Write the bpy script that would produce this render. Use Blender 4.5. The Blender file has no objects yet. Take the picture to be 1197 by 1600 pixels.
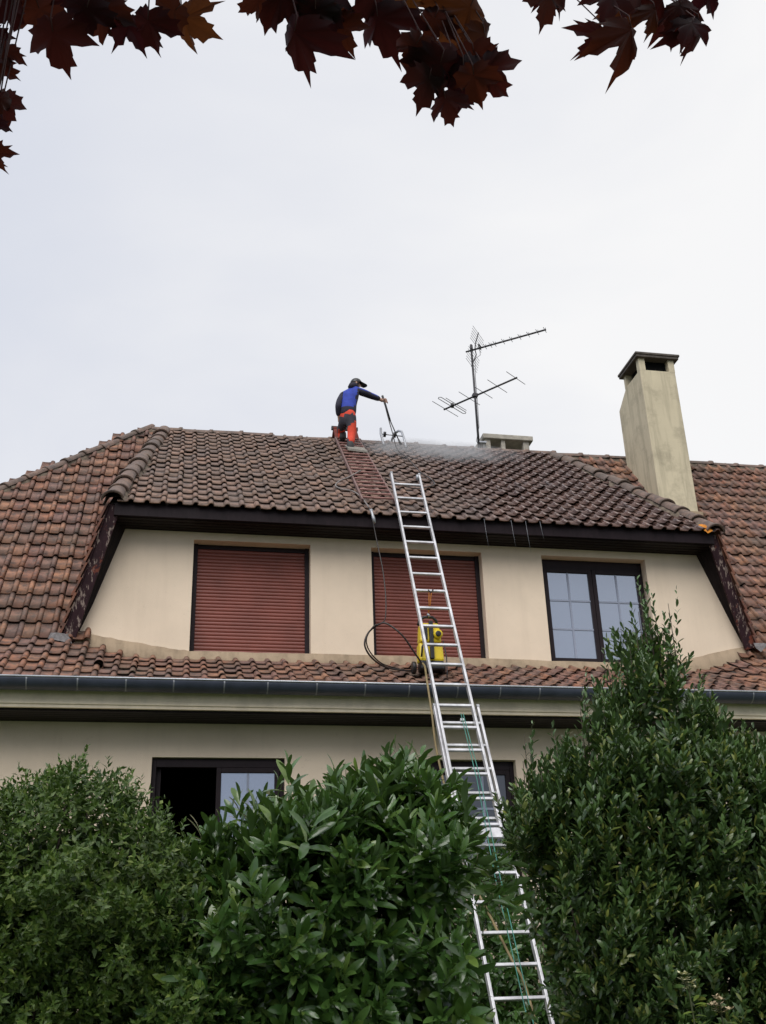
import bpy, bmesh, math, random
import numpy as np
from mathutils import Matrix, Vector
random.seed(7); rng = np.random.default_rng(11)
scene = bpy.context.scene
col = scene.collection
PI = math.pi

# ------------------------------------------------------------------ camera
CAM = np.array([0.0, 0.0, 1.6])
RIGHT = np.array([0.98156554, -0.18854665, -0.03129310])
UP = np.array([-0.05044291, -0.41348875, 0.90911086])
FWD = np.array([0.18434915, 0.89077338, 0.41537715])
cam_d = bpy.data.cameras.new('camera'); cam = bpy.data.objects.new('camera', cam_d); col.objects.link(cam)
cam_d.sensor_fit = 'VERTICAL'; cam_d.sensor_height = 36.0; cam_d.sensor_width = 36.0
cam_d.lens = 1690.0 / 1600.0 * 36.0
cam_d.clip_start = 0.05; cam_d.clip_end = 3000
M = Matrix.Identity(4)
for i in range(3):
    M[i][0] = RIGHT[i]; M[i][1] = UP[i]; M[i][2] = -FWD[i]; M[i][3] = CAM[i]
cam.matrix_world = M
scene.camera = cam

# ------------------------------------------------------------------ world: thick pale overcast
SUN_EL = math.radians(48); SUN_AZ = math.radians(208)      # azimuth clockwise from +Y
sdir = Vector((math.sin(SUN_AZ) * math.cos(SUN_EL), math.cos(SUN_AZ) * math.cos(SUN_EL), math.sin(SUN_EL)))
world = bpy.data.worlds.new('World'); scene.world = world; world.use_nodes = True
nt = world.node_tree; nt.nodes.clear()
def WN(t, **k):
    n = nt.nodes.new(t)
    for a, b in k.items(): setattr(n, a, b)
    return n
wo = WN('ShaderNodeOutputWorld'); bg_s = WN('ShaderNodeBackground'); bg_c = WN('ShaderNodeBackground'); mixw = WN('ShaderNodeMixShader')
sky = WN('ShaderNodeTexSky', sky_type='NISHITA', sun_disc=False, sun_elevation=SUN_EL, sun_rotation=SUN_AZ)
nt.links.new(sky.outputs[0], bg_s.inputs[0]); bg_s.inputs[1].default_value = 0.06
tc = WN('ShaderNodeTexCoord'); mp = WN('ShaderNodeMapping'); mp.inputs['Scale'].default_value = (1.0, 1.0, 1.9)
nz = WN('ShaderNodeTexNoise'); nz.inputs['Scale'].default_value = 1.7; nz.inputs['Detail'].default_value = 5; nz.inputs['Roughness'].default_value = .5; nz.inputs['Distortion'].default_value = .5
nt.links.new(tc.outputs['Generated'], mp.inputs[0]); nt.links.new(mp.outputs[0], nz.inputs['Vector'])
# cloud is thinner (whiter) to the right, bluish grey to the left
dt = WN('ShaderNodeVectorMath', operation='DOT_PRODUCT'); dt.inputs[1].default_value = (0.72, 0.18, 0.62)
nt.links.new(tc.outputs['Generated'], dt.inputs[0])
ma = WN('ShaderNodeMath', operation='MULTIPLY_ADD'); ma.inputs[1].default_value = 0.62; ma.inputs[2].default_value = 0.0
nt.links.new(dt.outputs['Value'], ma.inputs[0])
mb = WN('ShaderNodeMath', operation='MULTIPLY_ADD'); mb.inputs[1].default_value = 0.55; nt.links.new(nz.outputs['Fac'], mb.inputs[0]); nt.links.new(ma.outputs[0], mb.inputs[2])
rp = WN('ShaderNodeValToRGB'); e = rp.color_ramp.elements
e[0].position = .30; e[0].color = (0.60, 0.655, 0.79, 1); e[1].position = .78; e[1].color = (1.0, 0.995, 0.995, 1)
k = e.new(.56); k.color = (0.80, 0.82, 0.885, 1)
nt.links.new(mb.outputs[0], rp.inputs[0]); nt.links.new(rp.outputs[0], bg_c.inputs[0]); bg_c.inputs[1].default_value = 0.52
mixw.inputs[0].default_value = 0.93
nt.links.new(bg_s.outputs[0], mixw.inputs[1]); nt.links.new(bg_c.outputs[0], mixw.inputs[2]); nt.links.new(mixw.outputs[0], wo.inputs[0])

sun_d = bpy.data.lights.new('sun', 'SUN'); sun = bpy.data.objects.new('sun', sun_d); col.objects.link(sun)
sun_d.energy = 1.5; sun_d.angle = math.radians(50); sun_d.color = (1.0, 0.965, 0.92)
sun.rotation_euler = sdir.to_track_quat('Z', 'Y').to_euler()
sun.location = (10, -10, 20)
vs = scene.view_settings
vs.view_transform = 'Standard'; vs.look = 'None'; vs.gamma = 1.0; vs.use_curve_mapping = False; vs.exposure = 0.93
scene.render.resolution_x = 766; scene.render.resolution_y = 1024
try:
    scene.cycles.volume_step_rate = 1.0; scene.cycles.max_bounces = 8; scene.cycles.transparent_max_bounces = 16
except Exception: pass

# ------------------------------------------------------------------ helpers
WM = {}
def link(name, mesh, mat=None, parent=None, mw=None, kind=None):
    o = bpy.data.objects.new(name, mesh); col.objects.link(o)
    mw = mw if mw is not None else Matrix.Identity(4)
    if mat is not None and mesh is not None:
        ms = mat if isinstance(mat, (list, tuple)) else [mat]
        if len(mesh.materials) == 0:
            for m_ in ms: mesh.materials.append(m_)
    if parent is not None:
        o.parent = parent; o.matrix_parent_inverse = WM[parent.name].inverted()
    o.matrix_basis = mw; WM[o.name] = mw
    if kind: o['kind'] = kind
    return o
def tag(o, label, cat, group=None):
    o['label'] = label; o['category'] = cat
    if group: o['group'] = group
    return o
def thing(name, loc, label, cat, group=None):
    o = link(name, None, mw=Matrix.Translation(Vector(loc))); o.empty_display_size = .1
    return tag(o, label, cat, group)

class MB:
    def __init__(s): s.v = []; s.f = []; s.m = []; s.sm = []
    def add(s, vs_, fs, m=0, smooth=False):
        b = len(s.v); s.v += [tuple(map(float, p)) for p in vs_]
        for f in fs: s.f.append(tuple(b + i for i in f)); s.m.append(m); s.sm.append(smooth)
        return s
    def quad(s, a, b, c, d, m=0): return s.add([a, b, c, d], [(0, 1, 2, 3)], m)
    def hexa(s, p, m=0):   # 8 points: bottom ring 0-3, top ring 4-7
        return s.add(p, [(0, 3, 2, 1), (4, 5, 6, 7), (0, 1, 5, 4), (1, 2, 6, 5), (2, 3, 7, 6), (3, 0, 4, 7)], m)
    def box(s, x0, x1, y0, y1, z0, z1, m=0):
        return s.hexa([(x0, y0, z0), (x1, y0, z0), (x1, y1, z0), (x0, y1, z0), (x0, y0, z1), (x1, y0, z1), (x1, y1, z1), (x0, y1, z1)], m)
    def bar(s, a, b, w, h, up=(0, 0, 1), m=0):
        a = Vector(a); b = Vector(b); d = (b - a).normalized(); sd = d.cross(Vector(up))
        if sd.length < 1e-4: sd = d.cross(Vector((1, 0, 0)))
        sd.normalize(); u = sd.cross(d).normalized(); p = []
        for c in (a, b):
            p += [c - sd * w / 2 - u * h / 2, c + sd * w / 2 - u * h / 2, c + sd * w / 2 + u * h / 2, c - sd * w / 2 + u * h / 2]
        return s.hexa(p, m)
    def tube(s, pts, r, n=8, m=0, cap=True):
        pts = [Vector(p) for p in pts]; rs = r if isinstance(r, (list, tuple)) else [r] * len(pts)
        prev = None; vv = []; N = len(pts)
        for i, p in enumerate(pts):
            d = (pts[min(i + 1, N - 1)] - pts[max(i - 1, 0)]).normalized()
            if prev is None:
                a = Vector((0, 0, 1)) if abs(d.z) < .9 else Vector((1, 0, 0)); u = d.cross(a).normalized()
            else:
                u = (prev - d * prev.dot(d)); u = u.normalized() if u.length > 1e-6 else d.orthogonal().normalized()
            prev = u; w = d.cross(u)
            for j in range(n):
                t = 2 * PI * j / n; vv.append(p + (u * math.cos(t) + w * math.sin(t)) * rs[i])
        ff = [(i * n + j, i * n + (j + 1) % n, (i + 1) * n + (j + 1) % n, (i + 1) * n + j) for i in range(N - 1) for j in range(n)]
        if cap: ff += [tuple(range(n - 1, -1, -1)), tuple((N - 1) * n + j for j in range(n))]
        return s.add(vv, ff, m, True)
    def prism(s, poly, d, m=0):  # poly list of 3d pts, extruded by vector d
        n = len(poly); d = Vector(d); a = [Vector(p) for p in poly]; b = [p + d for p in a]
        return s.add(a + b, [tuple(range(n)), tuple(range(2 * n - 1, n - 1, -1))] + [(i, i + n, (i + 1) % n + n, (i + 1) % n) for i in range(n)], m)
    def mesh(s, name):
        me = bpy.data.meshes.new(name); me.from_pydata(s.v, [], s.f)
        me.polygons.foreach_set('material_index', s.m); me.polygons.foreach_set('use_smooth', s.sm)
        me.validate(); 
        bm = bmesh.new(); bm.from_mesh(me); bmesh.ops.recalc_face_normals(bm, faces=bm.faces); bm.to_mesh(me); bm.free()
        return me
    def build(s, name, mat=None, parent=None, bevel=0, kind=None):
        o = link(name, s.mesh(name), mat, parent, kind=kind)
        if bevel:
            b = o.modifiers.new('bevel', 'BEVEL'); b.width = bevel; b.segments = 2; b.limit_method = 'ANGLE'
        return o

def np_mesh(name, V, F, rnd=None, smooth=True):
    """V (n,3), F (m,k) all same k"""
    me = bpy.data.meshes.new(name); n, kk = len(F), F.shape[1]
    me.vertices.add(len(V)); me.vertices.foreach_set('co', np.ascontiguousarray(V, np.float32).ravel())
    me.loops.add(n * kk); me.loops.foreach_set('vertex_index', np.ascontiguousarray(F, np.int32).ravel())
    me.polygons.add(n); me.polygons.foreach_set('loop_start', np.arange(0, n * kk, kk, dtype=np.int32))
    me.polygons.foreach_set('use_smooth', np.full(n, smooth))
    if rnd is not None:
        a = me.attributes.new('rnd', 'FLOAT', 'POINT'); a.data.foreach_set('value', np.ascontiguousarray(rnd, np.float32))
    me.update(calc_edges=True)
    return me
def instance_mesh(name, tv, tf, Rm, T, rnd, smooth=True):
    """tv (k,3) template, Rm (N,3,3) columns are axes incl. scale, T (N,3)"""
    N = len(T); k_ = len(tv)
    V = np.einsum('nij,kj->nki', Rm, tv) + T[:, None, :]
    F = (tf[None] + (np.arange(N) * k_)[:, None, None]).reshape(-1, tf.shape[1])
    return np_mesh(name, V.reshape(-1, 3), F, np.repeat(rnd, k_), smooth)
def mat4(Rm, T):
    m = Matrix.Identity(4)
    for i in range(3):
        for j in range(3): m[i][j] = float(Rm[i][j])
        m[i][3] = float(T[i])
    return m

# ------------------------------------------------------------------ materials
def newmat(name):
    m = bpy.data.materials.new(name); m.use_nodes = True; t = m.node_tree; b = t.nodes['Principled BSDF']
    return m, t, b
def N(t, ty, **k):
    n = t.nodes.new(ty)
    for a, b in k.items(): setattr(n, a, b)
    return n
def noise(t, scale, detail=4, rough=.55, vec=None, dist=0):
    n = N(t, 'ShaderNodeTexNoise'); n.inputs['Scale'].default_value = scale; n.inputs['Detail'].default_value = detail; n.inputs['Roughness'].default_value = rough; n.inputs['Distortion'].default_value = dist
    if vec is not None: t.links.new(vec, n.inputs['Vector'])
    return n
def ramp(t, fac, stops):
    r = N(t, 'ShaderNodeValToRGB'); el = r.color_ramp.elements
    el[0].position, el[0].color = stops[0][0], (*stops[0][1], 1); el[1].position, el[1].color = stops[-1][0], (*stops[-1][1], 1)
    for p, c in stops[1:-1]:
        q = el.new(p); q.color = (*c, 1)
    t.links.new(fac, r.inputs[0]); return r
def mixc(t, fac, a, b, bt='MIX'):
    n = N(t, 'ShaderNodeMix', data_type='RGBA', blend_type=bt)
    for sock, v in ((n.inputs[0], fac), (n.inputs[6], a), (n.inputs[7], b)):
        if isinstance(v, (int, float)): sock.default_value = v
        elif isinstance(v, tuple): sock.default_value = (*v, 1)
        else: t.links.new(v, sock)
    return n.outputs[2]
def mapr(t, v, a, b, c=0, d=1):
    n = N(t, 'ShaderNodeMapRange'); n.inputs[1].default_value = a; n.inputs[2].default_value = b; n.inputs[3].default_value = c; n.inputs[4].default_value = d
    t.links.new(v, n.inputs[0]); return n.outputs[0]
def bump(t, b, h, s=.3, d=.01):
    n = N(t, 'ShaderNodeBump'); n.inputs['Strength'].default_value = s; n.inputs['Distance'].default_value = d
    t.links.new(h, n.inputs['Height']); t.links.new(n.outputs[0], b.inputs['Normal'])
def geo_pos(t): return N(t, 'ShaderNodeNewGeometry').outputs['Position']
def simple(name, c, rough=.6, metal=0, var=.25, vscale=12, bmp=0, bscale=60, spec=.5):
    m, t, b = newmat(name); p = geo_pos(t)
    n = noise(t, vscale, 5, .6, p)
    lo = tuple(x * (1 - var) for x in c); hi = tuple(min(1, x * (1 + var)) for x in c)
    r = ramp(t, n.outputs['Fac'], [(.3, lo), (.7, hi)])
    t.links.new(r.outputs[0], b.inputs['Base Color']); b.inputs['Roughness'].default_value = rough; b.inputs['Metallic'].default_value = metal
    b.inputs['Specular IOR Level'].default_value = spec
    if bmp:
        n2 = noise(t, bscale, 4, .6, p); bump(t, b, n2.outputs['Fac'], bmp, .01)
    return m

def tile_material(name, cols, lichen, wet=False):
    m, t, b = newmat(name); p = geo_pos(t)
    at = N(t, 'ShaderNodeAttribute', attribute_name='rnd'); oi = N(t, 'ShaderNodeObjectInfo')
    ad = N(t, 'ShaderNodeMath', operation='ADD'); t.links.new(at.outputs['Fac'], ad.inputs[0]); t.links.new(oi.outputs['Random'], ad.inputs[1])
    fr = N(t, 'ShaderNodeMath', operation='FRACT'); t.links.new(ad.outputs[0], fr.inputs[0])
    st = [(i / (len(cols) - 1), c) for i, c in enumerate(cols)]
    base = ramp(t, fr.outputs[0], st).outputs[0]
    n1 = noise(t, 9, 6, .65, p); base = mixc(t, mapr(t, n1.outputs['Fac'], .40, .66, 0, .85), base, (.052, .038, .035))
    n2 = noise(t, 38, 5, .7, p); base = mixc(t, mapr(t, n2.outputs['Fac'], .52, .72, 0, lichen), base, (.21, .185, .15))
    n3 = noise(t, 1.1, 4, .6, p); base = mixc(t, mapr(t, n3.outputs['Fac'], .45, .7, 0, .45), base, (.085, .07, .052))
    n4 = noise(t, 3.1, 5, .7, p, 1.0); base = mixc(t, mapr(t, n4.outputs['Fac'], .6, .72, 0, .55), base, (.075, .08, .045))
    b.inputs['Roughness'].default_value = .72
    if wet:
        sx = N(t, 'ShaderNodeSeparateXYZ'); t.links.new(p, sx.inputs[0])
        nw = noise(t, 1.6, 5, .6, p)
        mm = N(t, 'ShaderNodeMath', operation='MULTIPLY_ADD'); mm.inputs[1].default_value = 1.6; t.links.new(nw.outputs['Fac'], mm.inputs[0]); t.links.new(sx.outputs[0], mm.inputs[2])
        w = mapr(t, mm.outputs[0], 3.6, 5.4, 0, 1)
        wetc = mixc(t, .35, base, (.115, .05, .043))
        wetc = mixc(t, .8, wetc, (.60, .55, .56), 'MULTIPLY')
        base = mixc(t, w, base, wetc)
        t.links.new(mapr(t, w, 0, 1, .72, .22), b.inputs['Roughness'])
    t.links.new(base, b.inputs['Base Color'])
    bump(t, b, n2.outputs['Fac'], .35, .006)
    return m
M_tile = tile_material('clay_tile', [(.24, .105, .066), (.31, .128, .068), (.20, .112, .085), (.37, .17, .09), (.22, .115, .092), (.28, .118, .074)], .45)
M_tile_d = tile_material('weathered_clay_tile', [(.225, .135, .095), (.27, .16, .11), (.185, .122, .098), (.31, .18, .125), (.20, .135, .11)], .60, wet=True)
M_ridge = tile_material('ridge_clay', [(.155, .10, .078), (.185, .115, .085), (.13, .09, .075)], .5)
M_mortar = simple('roof_mortar', (.125, .098, .072), .95, 0, .45, 14, .8, 50)
M_deck = simple('roof_batten', (.035, .026, .022), .95)

def plaster(name, c, dirt, streak=False):
    m, t, b = newmat(name); p = geo_pos(t)
    n1 = noise(t, .9, 5, .6, p); base = mixc(t, mapr(t, n1.outputs['Fac'], .35, .7), c, tuple(x * .86 for x in c))
    n2 = noise(t, 120, 3, .6, p)
    if streak:
        mp_ = N(t, 'ShaderNodeMapping'); mp_.inputs['Scale'].default_value = (9, 9, .7); t.links.new(p, mp_.inputs[0])
        n3 = noise(t, 1, 6, .65, mp_.outputs[0]); base = mixc(t, mapr(t, n3.outputs['Fac'], .46, .72, 0, .7), base, dirt)
        n4 = noise(t, 2.2, 6, .7, p); base = mixc(t, mapr(t, n4.outputs['Fac'], .5, .72, 0, .6), base, tuple(x * .75 for x in dirt))
        mp2 = N(t, 'ShaderNodeMapping'); mp2.inputs['Scale'].default_value = (4, 4, 30); t.links.new(p, mp2.inputs[0])
        n5 = noise(t, 1, 5, .7, mp2.outputs[0]); base = mixc(t, mapr(t, n5.outputs['Fac'], .6, .75, 0, .4), base, tuple(x * .7 for x in dirt))
    else:
        mp_ = N(t, 'ShaderNodeMapping'); mp_.inputs['Scale'].default_value = (5, 5, .35); t.links.new(p, mp_.inputs[0])
        n3 = noise(t, 1, 5, .6, mp_.outputs[0]); base = mixc(t, mapr(t, n3.outputs['Fac'], .52, .78, 0, .26), base, dirt)
        n4 = noise(t, 25, 4, .6, p); base = mixc(t, mapr(t, n4.outputs['Fac'], .64, .74, 0, .35), base, dirt)
    t.links.new(base, b.inputs['Base Color']); b.inputs['Roughness'].default_value = .92; b.inputs['Specular IOR Level'].default_value = .2
    bump(t, b, n2.outputs['Fac'], .6, .006)
    return m
M_wall = plaster('cream_render', (.775, .64, .495), (.52, .415, .31))
M_chim = plaster('chimney_render', (.60, .525, .375), (.32, .28, .20), True)
M_flash = plaster('mortar_fillet', (.36, .275, .19), (.20, .155, .105), True)
M_lfascia = simple('painted_fascia', (.78, .67, .51), .7, 0, .12, 6, spec=.2)
M_conc = simple('concrete_slab', (.36, .33, .28), .9, 0, .25, 10, .4)

def wood(name, c, peel=0, rough=.5):
    m, t, b = newmat(name); p = geo_pos(t)
    mp_ = N(t, 'ShaderNodeMapping'); mp_.inputs['Scale'].default_value = (6, 6, 2.0); t.links.new(p, mp_.inputs[0])
    n = noise(t, 3, 6, .65, mp_.outputs[0]); base = ramp(t, n.outputs['Fac'], [(.3, tuple(x * .65 for x in c)), (.7, tuple(x * 1.35 for x in c))]).outputs[0]
    if peel:
        mp2 = N(t, 'ShaderNodeMapping'); mp2.inputs['Scale'].default_value = (14, 10, 4.5); t.links.new(p, mp2.inputs[0])
        n2 = noise(t, 1.5, 7, .7, mp2.outputs[0]); base = mixc(t, mapr(t, n2.outputs['Fac'], .555, .59, 0, 1), base, (.22, .17, .145))
        n3 = noise(t, 5, 5, .6, p); base = mixc(t, mapr(t, n3.outputs['Fac'], .62, .66, 0, .8), base, (.16, .045, .026))
    t.links.new(base, b.inputs['Base Color']); b.inputs['Roughness'].default_value = rough; b.inputs['Specular IOR Level'].default_value = .12
    bump(t, b, n.outputs['Fac'], .25, .004)
    return m
M_dark = wood('dark_stained_wood', (.014, .0085, .0105))
M_peel = wood('peeling_dark_paint', (.026, .011, .014), 1, .6)
M_soffit = wood('dark_soffit_board', (.013, .009, .009))
M_redwood = wood('old_red_paint', (.13, .03, .022), 0, .7)
M_frame = simple('dark_brown_frame', (.016, .010, .012), .5, 0, .15, spec=.18)
M_shut = simple('red_brown_slat', (.195, .052, .036), .45, 0, .22, 2.2)
M_zinc = simple('dark_zinc', (.044, .053, .078), .5, .15, .25, 5)
M_zincj = simple('zinc_joint', (.20, .21, .23), .5, .3, .3, 9)
M_zincl = simple('zinc_bead', (.42, .44, .47), .4, .5, .2, 5)
M_alu = simple('aluminium', (.53, .53, .55), .45, .45, .3, 7)
M_galv = simple('galvanised', (.36, .37, .39), .45, .6, .2, 20)
M_ant = simple('antenna_tube', (.045, .042, .045), .5, .4, .3, 20)
M_antl = simple('antenna_rod', (.20, .20, .21), .45, .5, .3, 20)
M_black = simple('black_plastic', (.014, .014, .015), .42)
M_yellow = simple('yellow_plastic', (.74, .55, .018), .34, 0, .06, 6)
M_hose = simple('black_hose', (.022, .016, .014), .45)
M_yhose = simple('ochre_hose', (.24, .18, .08), .6)
M_green = simple('green_cord', (.055, .21, .165), .8)
M_orange = simple('orange_cord', (.62, .22, .03), .7)
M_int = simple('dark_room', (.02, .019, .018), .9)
def glass(name, c, g):
    m, t, b = newmat(name); out = t.nodes['Material Output']
    b.inputs['Base Color'].default_value = (*c, 1); b.inputs['Roughness'].default_value = .35
    gl = N(t, 'ShaderNodeBsdfGlossy'); gl.inputs['Roughness'].default_value = .015; gl.inputs['Color'].default_value = (.80, .87, .98, 1)
    mx = N(t, 'ShaderNodeMixShader'); fz = N(t, 'ShaderNodeLayerWeight'); fz.inputs['Blend'].default_value = .25
    t.links.new(mapr(t, fz.outputs['Fresnel'], 0, 1, g, 1), mx.inputs[0])
    t.links.new(b.outputs[0], mx.inputs[1]); t.links.new(gl.outputs[0], mx.inputs[2]); t.links.new(mx.outputs[0], out.inputs[0])
    p = geo_pos(t); n = noise(t, 1.2, 2, .5, p); bp = N(t, 'ShaderNodeBump'); bp.inputs['Strength'].default_value = .06; bp.inputs['Distance'].default_value = .02
    t.links.new(n.outputs['Fac'], bp.inputs['Height']); t.links.new(bp.outputs[0], gl.inputs['Normal'])
    return m
M_pane = glass('window_glass', (.10, .115, .15), .34)
M_muntin = simple('pale_muntin', (.26, .29, .37), .4, 0, .05)

def leafmat(name, cols, rough, trans=.18, tcol=(.16, .26, .03), spec=.5, under=None, tcols=None):
    m, t, b = newmat(name); out = t.nodes['Material Output']
    at = N(t, 'ShaderNodeAttribute', attribute_name='rnd'); oi = N(t, 'ShaderNodeObjectInfo')
    ad = N(t, 'ShaderNodeMath', operation='ADD'); t.links.new(at.outputs['Fac'], ad.inputs[0]); t.links.new(oi.outputs['Random'], ad.inputs[1])
    fr = N(t, 'ShaderNodeMath', operation='FRACT'); t.links.new(ad.outputs[0], fr.inputs[0])
    base = ramp(t, fr.outputs[0], [(i / (len(cols) - 1), c) for i, c in enumerate(cols)]).outputs[0]
    p = geo_pos(t); n = noise(t, 30, 3, .6, p); base = mixc(t, mapr(t, n.outputs['Fac'], .35, .7, 0, .3), base, tuple(x * .6 for x in cols[0]))
    if under:
        bf = N(t, 'ShaderNodeNewGeometry'); base = mixc(t, bf.outputs['Backfacing'], base, under)
    t.links.new(base, b.inputs['Base Color']); b.inputs['Roughness'].default_value = rough; b.inputs['Specular IOR Level'].default_value = spec
    tr = N(t, 'ShaderNodeBsdfTranslucent'); tr.inputs[0].default_value = (*tcol, 1)
    if tcols: t.links.new(ramp(t, fr.outputs[0], [(i / (len(tcols) - 1), c) for i, c in enumerate(tcols)]).outputs[0], tr.inputs[0])
    mx = N(t, 'ShaderNodeMixShader'); mx.inputs[0].default_value = trans
    t.links.new(b.outputs[0], mx.inputs[1]); t.links.new(tr.outputs[0], mx.inputs[2]); t.links.new(mx.outputs[0], out.inputs[0])
    return m
M_laurel = leafmat('laurel_leaf', [(0.036, 0.090, 0.022), (0.070, 0.150, 0.031), (0.048, 0.110, 0.026), (0.096, 0.186, 0.041), (0.043, 0.102, 0.026), (0.204, 0.300, 0.060)], .20, .14, (.12, .24, .03), .6, (.07, .12, .045))
M_privet = leafmat('privet_leaf', [(0.053, 0.099, 0.021), (0.098, 0.170, 0.030), (0.067, 0.124, 0.025), (0.132, 0.213, 0.039), (0.055, 0.101, 0.023), (0.218, 0.287, 0.057)], .42, .16, (.13, .24, .03), .4, (.05, .09, .035))
M_bay = leafmat('bay_leaf', [(0.047, 0.096, 0.031), (0.081, 0.150, 0.042), (0.060, 0.120, 0.035), (0.114, 0.192, 0.052), (0.052, 0.099, 0.031), (0.247, 0.273, 0.058)], .26, .12, (.12, .22, .03), .5, (.06, .10, .045))
M_maple = leafmat('maple_leaf', [(.012, .005, .009), (.018, .006, .009), (.010, .004, .008), (.022, .008, .008), (.014, .005, .009), (.05, .018, .008)], .6, .34, (.10, .018, .014), .2, (.012, .006, .009), [(.10, .018, .018), (.15, .026, .018), (.08, .015, .02), (.20, .045, .018), (.12, .02, .02), (.50, .17, .03)])
M_stem = simple('bark', (.055, .042, .03), .9, 0, .4, 25, .5)
M_twig = simple('green_twig', (.07, .085, .03), .7)
M_grass = simple('lawn_green', (.05, .075, .025), .95, 0, .4, 8, .6, 90)

# ------------------------------------------------------------------ ground
g = MB(); g.quad((-300, -300, 0), (300, -300, 0), (300, 300, 0), (-300, 300, 0)); g.build('ground', M_grass, kind='structure')

# ------------------------------------------------------------------ house
YW = 12.95      # dormer wall face
YL = 12.30      # ground floor wall face
YR, ZR = 16.90, 10.85    # ridge
YE, ZE = 12.55, 7.40     # dormer eave
YK, ZK = 12.85, 5.69     # kink between main slope and flared skirt
YG, ZG = 11.62, 4.86     # gutter edge
XL, XR = -5.0, 13.4
house = thing('house', (3.5, 12.3, 0), 'cream rendered house with brown tiled roof and wide trapezoid dormer', 'house')

def wall_holes(name, xs, zs, holes, y, depth, parent, mat, xl=None, xr=None):
    """wall face in plane y with rectangular holes and reveals going back by depth"""
    mb_ = MB()
    def X(i, z):
        if i == 0 and xl: return xl(z)
        if i == len(xs) - 1 and xr: return xr(z)
        return xs[i]
    for i in range(len(xs) - 1):
        for j in range(len(zs) - 1):
            cx, cz = (xs[i] + xs[i + 1]) / 2, (zs[j] + zs[j + 1]) / 2
            if any(h[0] < cx < h[1] and h[2] < cz < h[3] for h in holes): continue
            z0, z1 = zs[j], zs[j + 1]
            mb_.quad((X(i, z0), y, z0), (X(i + 1, z0), y, z0), (X(i + 1, z1), y, z1), (X(i, z1), y, z1))
    for x0, x1, z0, z1 in holes:
        y1 = y + depth
        mb_.quad((x0, y, z0), (x0, y1, z0), (x0, y1, z1), (x0, y, z1)); mb_.quad((x1, y, z0), (x1, y, z1), (x1, y1, z1), (x1, y1, z0))
        mb_.quad((x0, y, z1), (x0, y1, z1), (x1, y1, z1), (x1, y, z1)); mb_.quad((x0, y, z0), (x1, y, z0), (x1, y1, z0), (x0, y1, z0))
    me = bpy.data.meshes.new(name); me.from_pydata(mb_.v, [], mb_.f)
    return link(name, me, mat, parent)

# ground floor wall
H1 = [(-.165, 1.31, 2.75, 4.195), (2.57, 4.04, 2.75, 4.20)]
w = wall_holes('wall', [XL, -.165, 1.31, 2.57, 4.04, XR], [0, 2.75, 4.195, 4.70], [(a, b, c, 4.195) for a, b, c, d in H1], YL, .18, house, M_wall)
b = MB(); b.box(XL, XL + .3, YL + .01, 21.4, 0, 4.7); b.box(XR - .3, XR, YL + .01, 21.4, 0, 4.7); b.box(XL, XR, 21.4, 21.7, 0, 4.7); b.build('wall', M_wall, house)
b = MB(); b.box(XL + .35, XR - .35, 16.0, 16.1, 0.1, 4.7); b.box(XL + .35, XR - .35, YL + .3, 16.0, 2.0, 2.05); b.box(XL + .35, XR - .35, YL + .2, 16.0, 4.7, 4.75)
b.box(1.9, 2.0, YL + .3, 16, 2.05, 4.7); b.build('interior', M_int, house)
# dormer wall (trapezoid)
ztop = 7.26
xl = lambda z: -.714 + (-1.136 + .714) * (7.182 - z) / (7.182 - 5.834)
xr = lambda z: 7.172 + (7.656 - 7.172) * (7.245 - z) / (7.245 - 5.901)
H2 = [(.197, 1.697, 5.50, 7.113), (2.503, 4.010, 5.50, 7.113), (4.855, 6.36, 5.50, 7.113)]
zb0 = 5.40
wall_holes('dormer_wall', [-1.2, .197, 1.697, 2.503, 4.010, 4.855, 6.36, 7.8], [zb0, 5.50, 7.113, ztop], H2, YW, .22, house, M_wall, xl, xr)

# --- openings
def roller_shutter(x0, x1, z0, z1, y):
    s = MB(); s.box(x0, x1, y + .03, y + .05, z0, z1); sh = s.build('roller_shutter', M_frame, house)
    for a, c in ((x0 + .002, x0 + .058), (x1 - .058, x1 - .002)):
        q = MB(); q.box(a, c, y - .03, y + .03, z0, z1); q.build('guide_rail', M_frame, sh, .004)
    q = MB(); q.box(x0 + .058, x1 - .058, y - .012, y + .028, z1 - .06, z1 - .002); q.build('shutter_lintel', M_frame, sh)
    n = 32; hh = (z1 - .06 - z0) / n; prof = [(0, .004), (.06, -.002), (.3, -.0055), (.55, -.0065), (.8, -.005), (.95, -.001), (1, .006)]
    vs_, fs = [], []
    for xx in (x0 + .058, x1 - .058):
        for pz, py in prof: vs_.append((xx, y + py, pz * hh))
    k_ = len(prof); fs = [(i, i + k_, i + 1 + k_, i + 1) for i in range(k_ - 1)]
    q = MB(); q.add(vs_, fs, 0, True); me = q.mesh('slat'); me.materials.append(M_shut)
    for i in range(n): link('slat', me, None, sh, Matrix.Translation((0, random.uniform(-.0012, .0012), z0 + i * hh)))
roller_shutter(.197, 1.697, 5.56, 7.113, YW + .165)
roller_shutter(2.503, 4.010, 5.56, 7.113, YW + .165)

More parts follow.
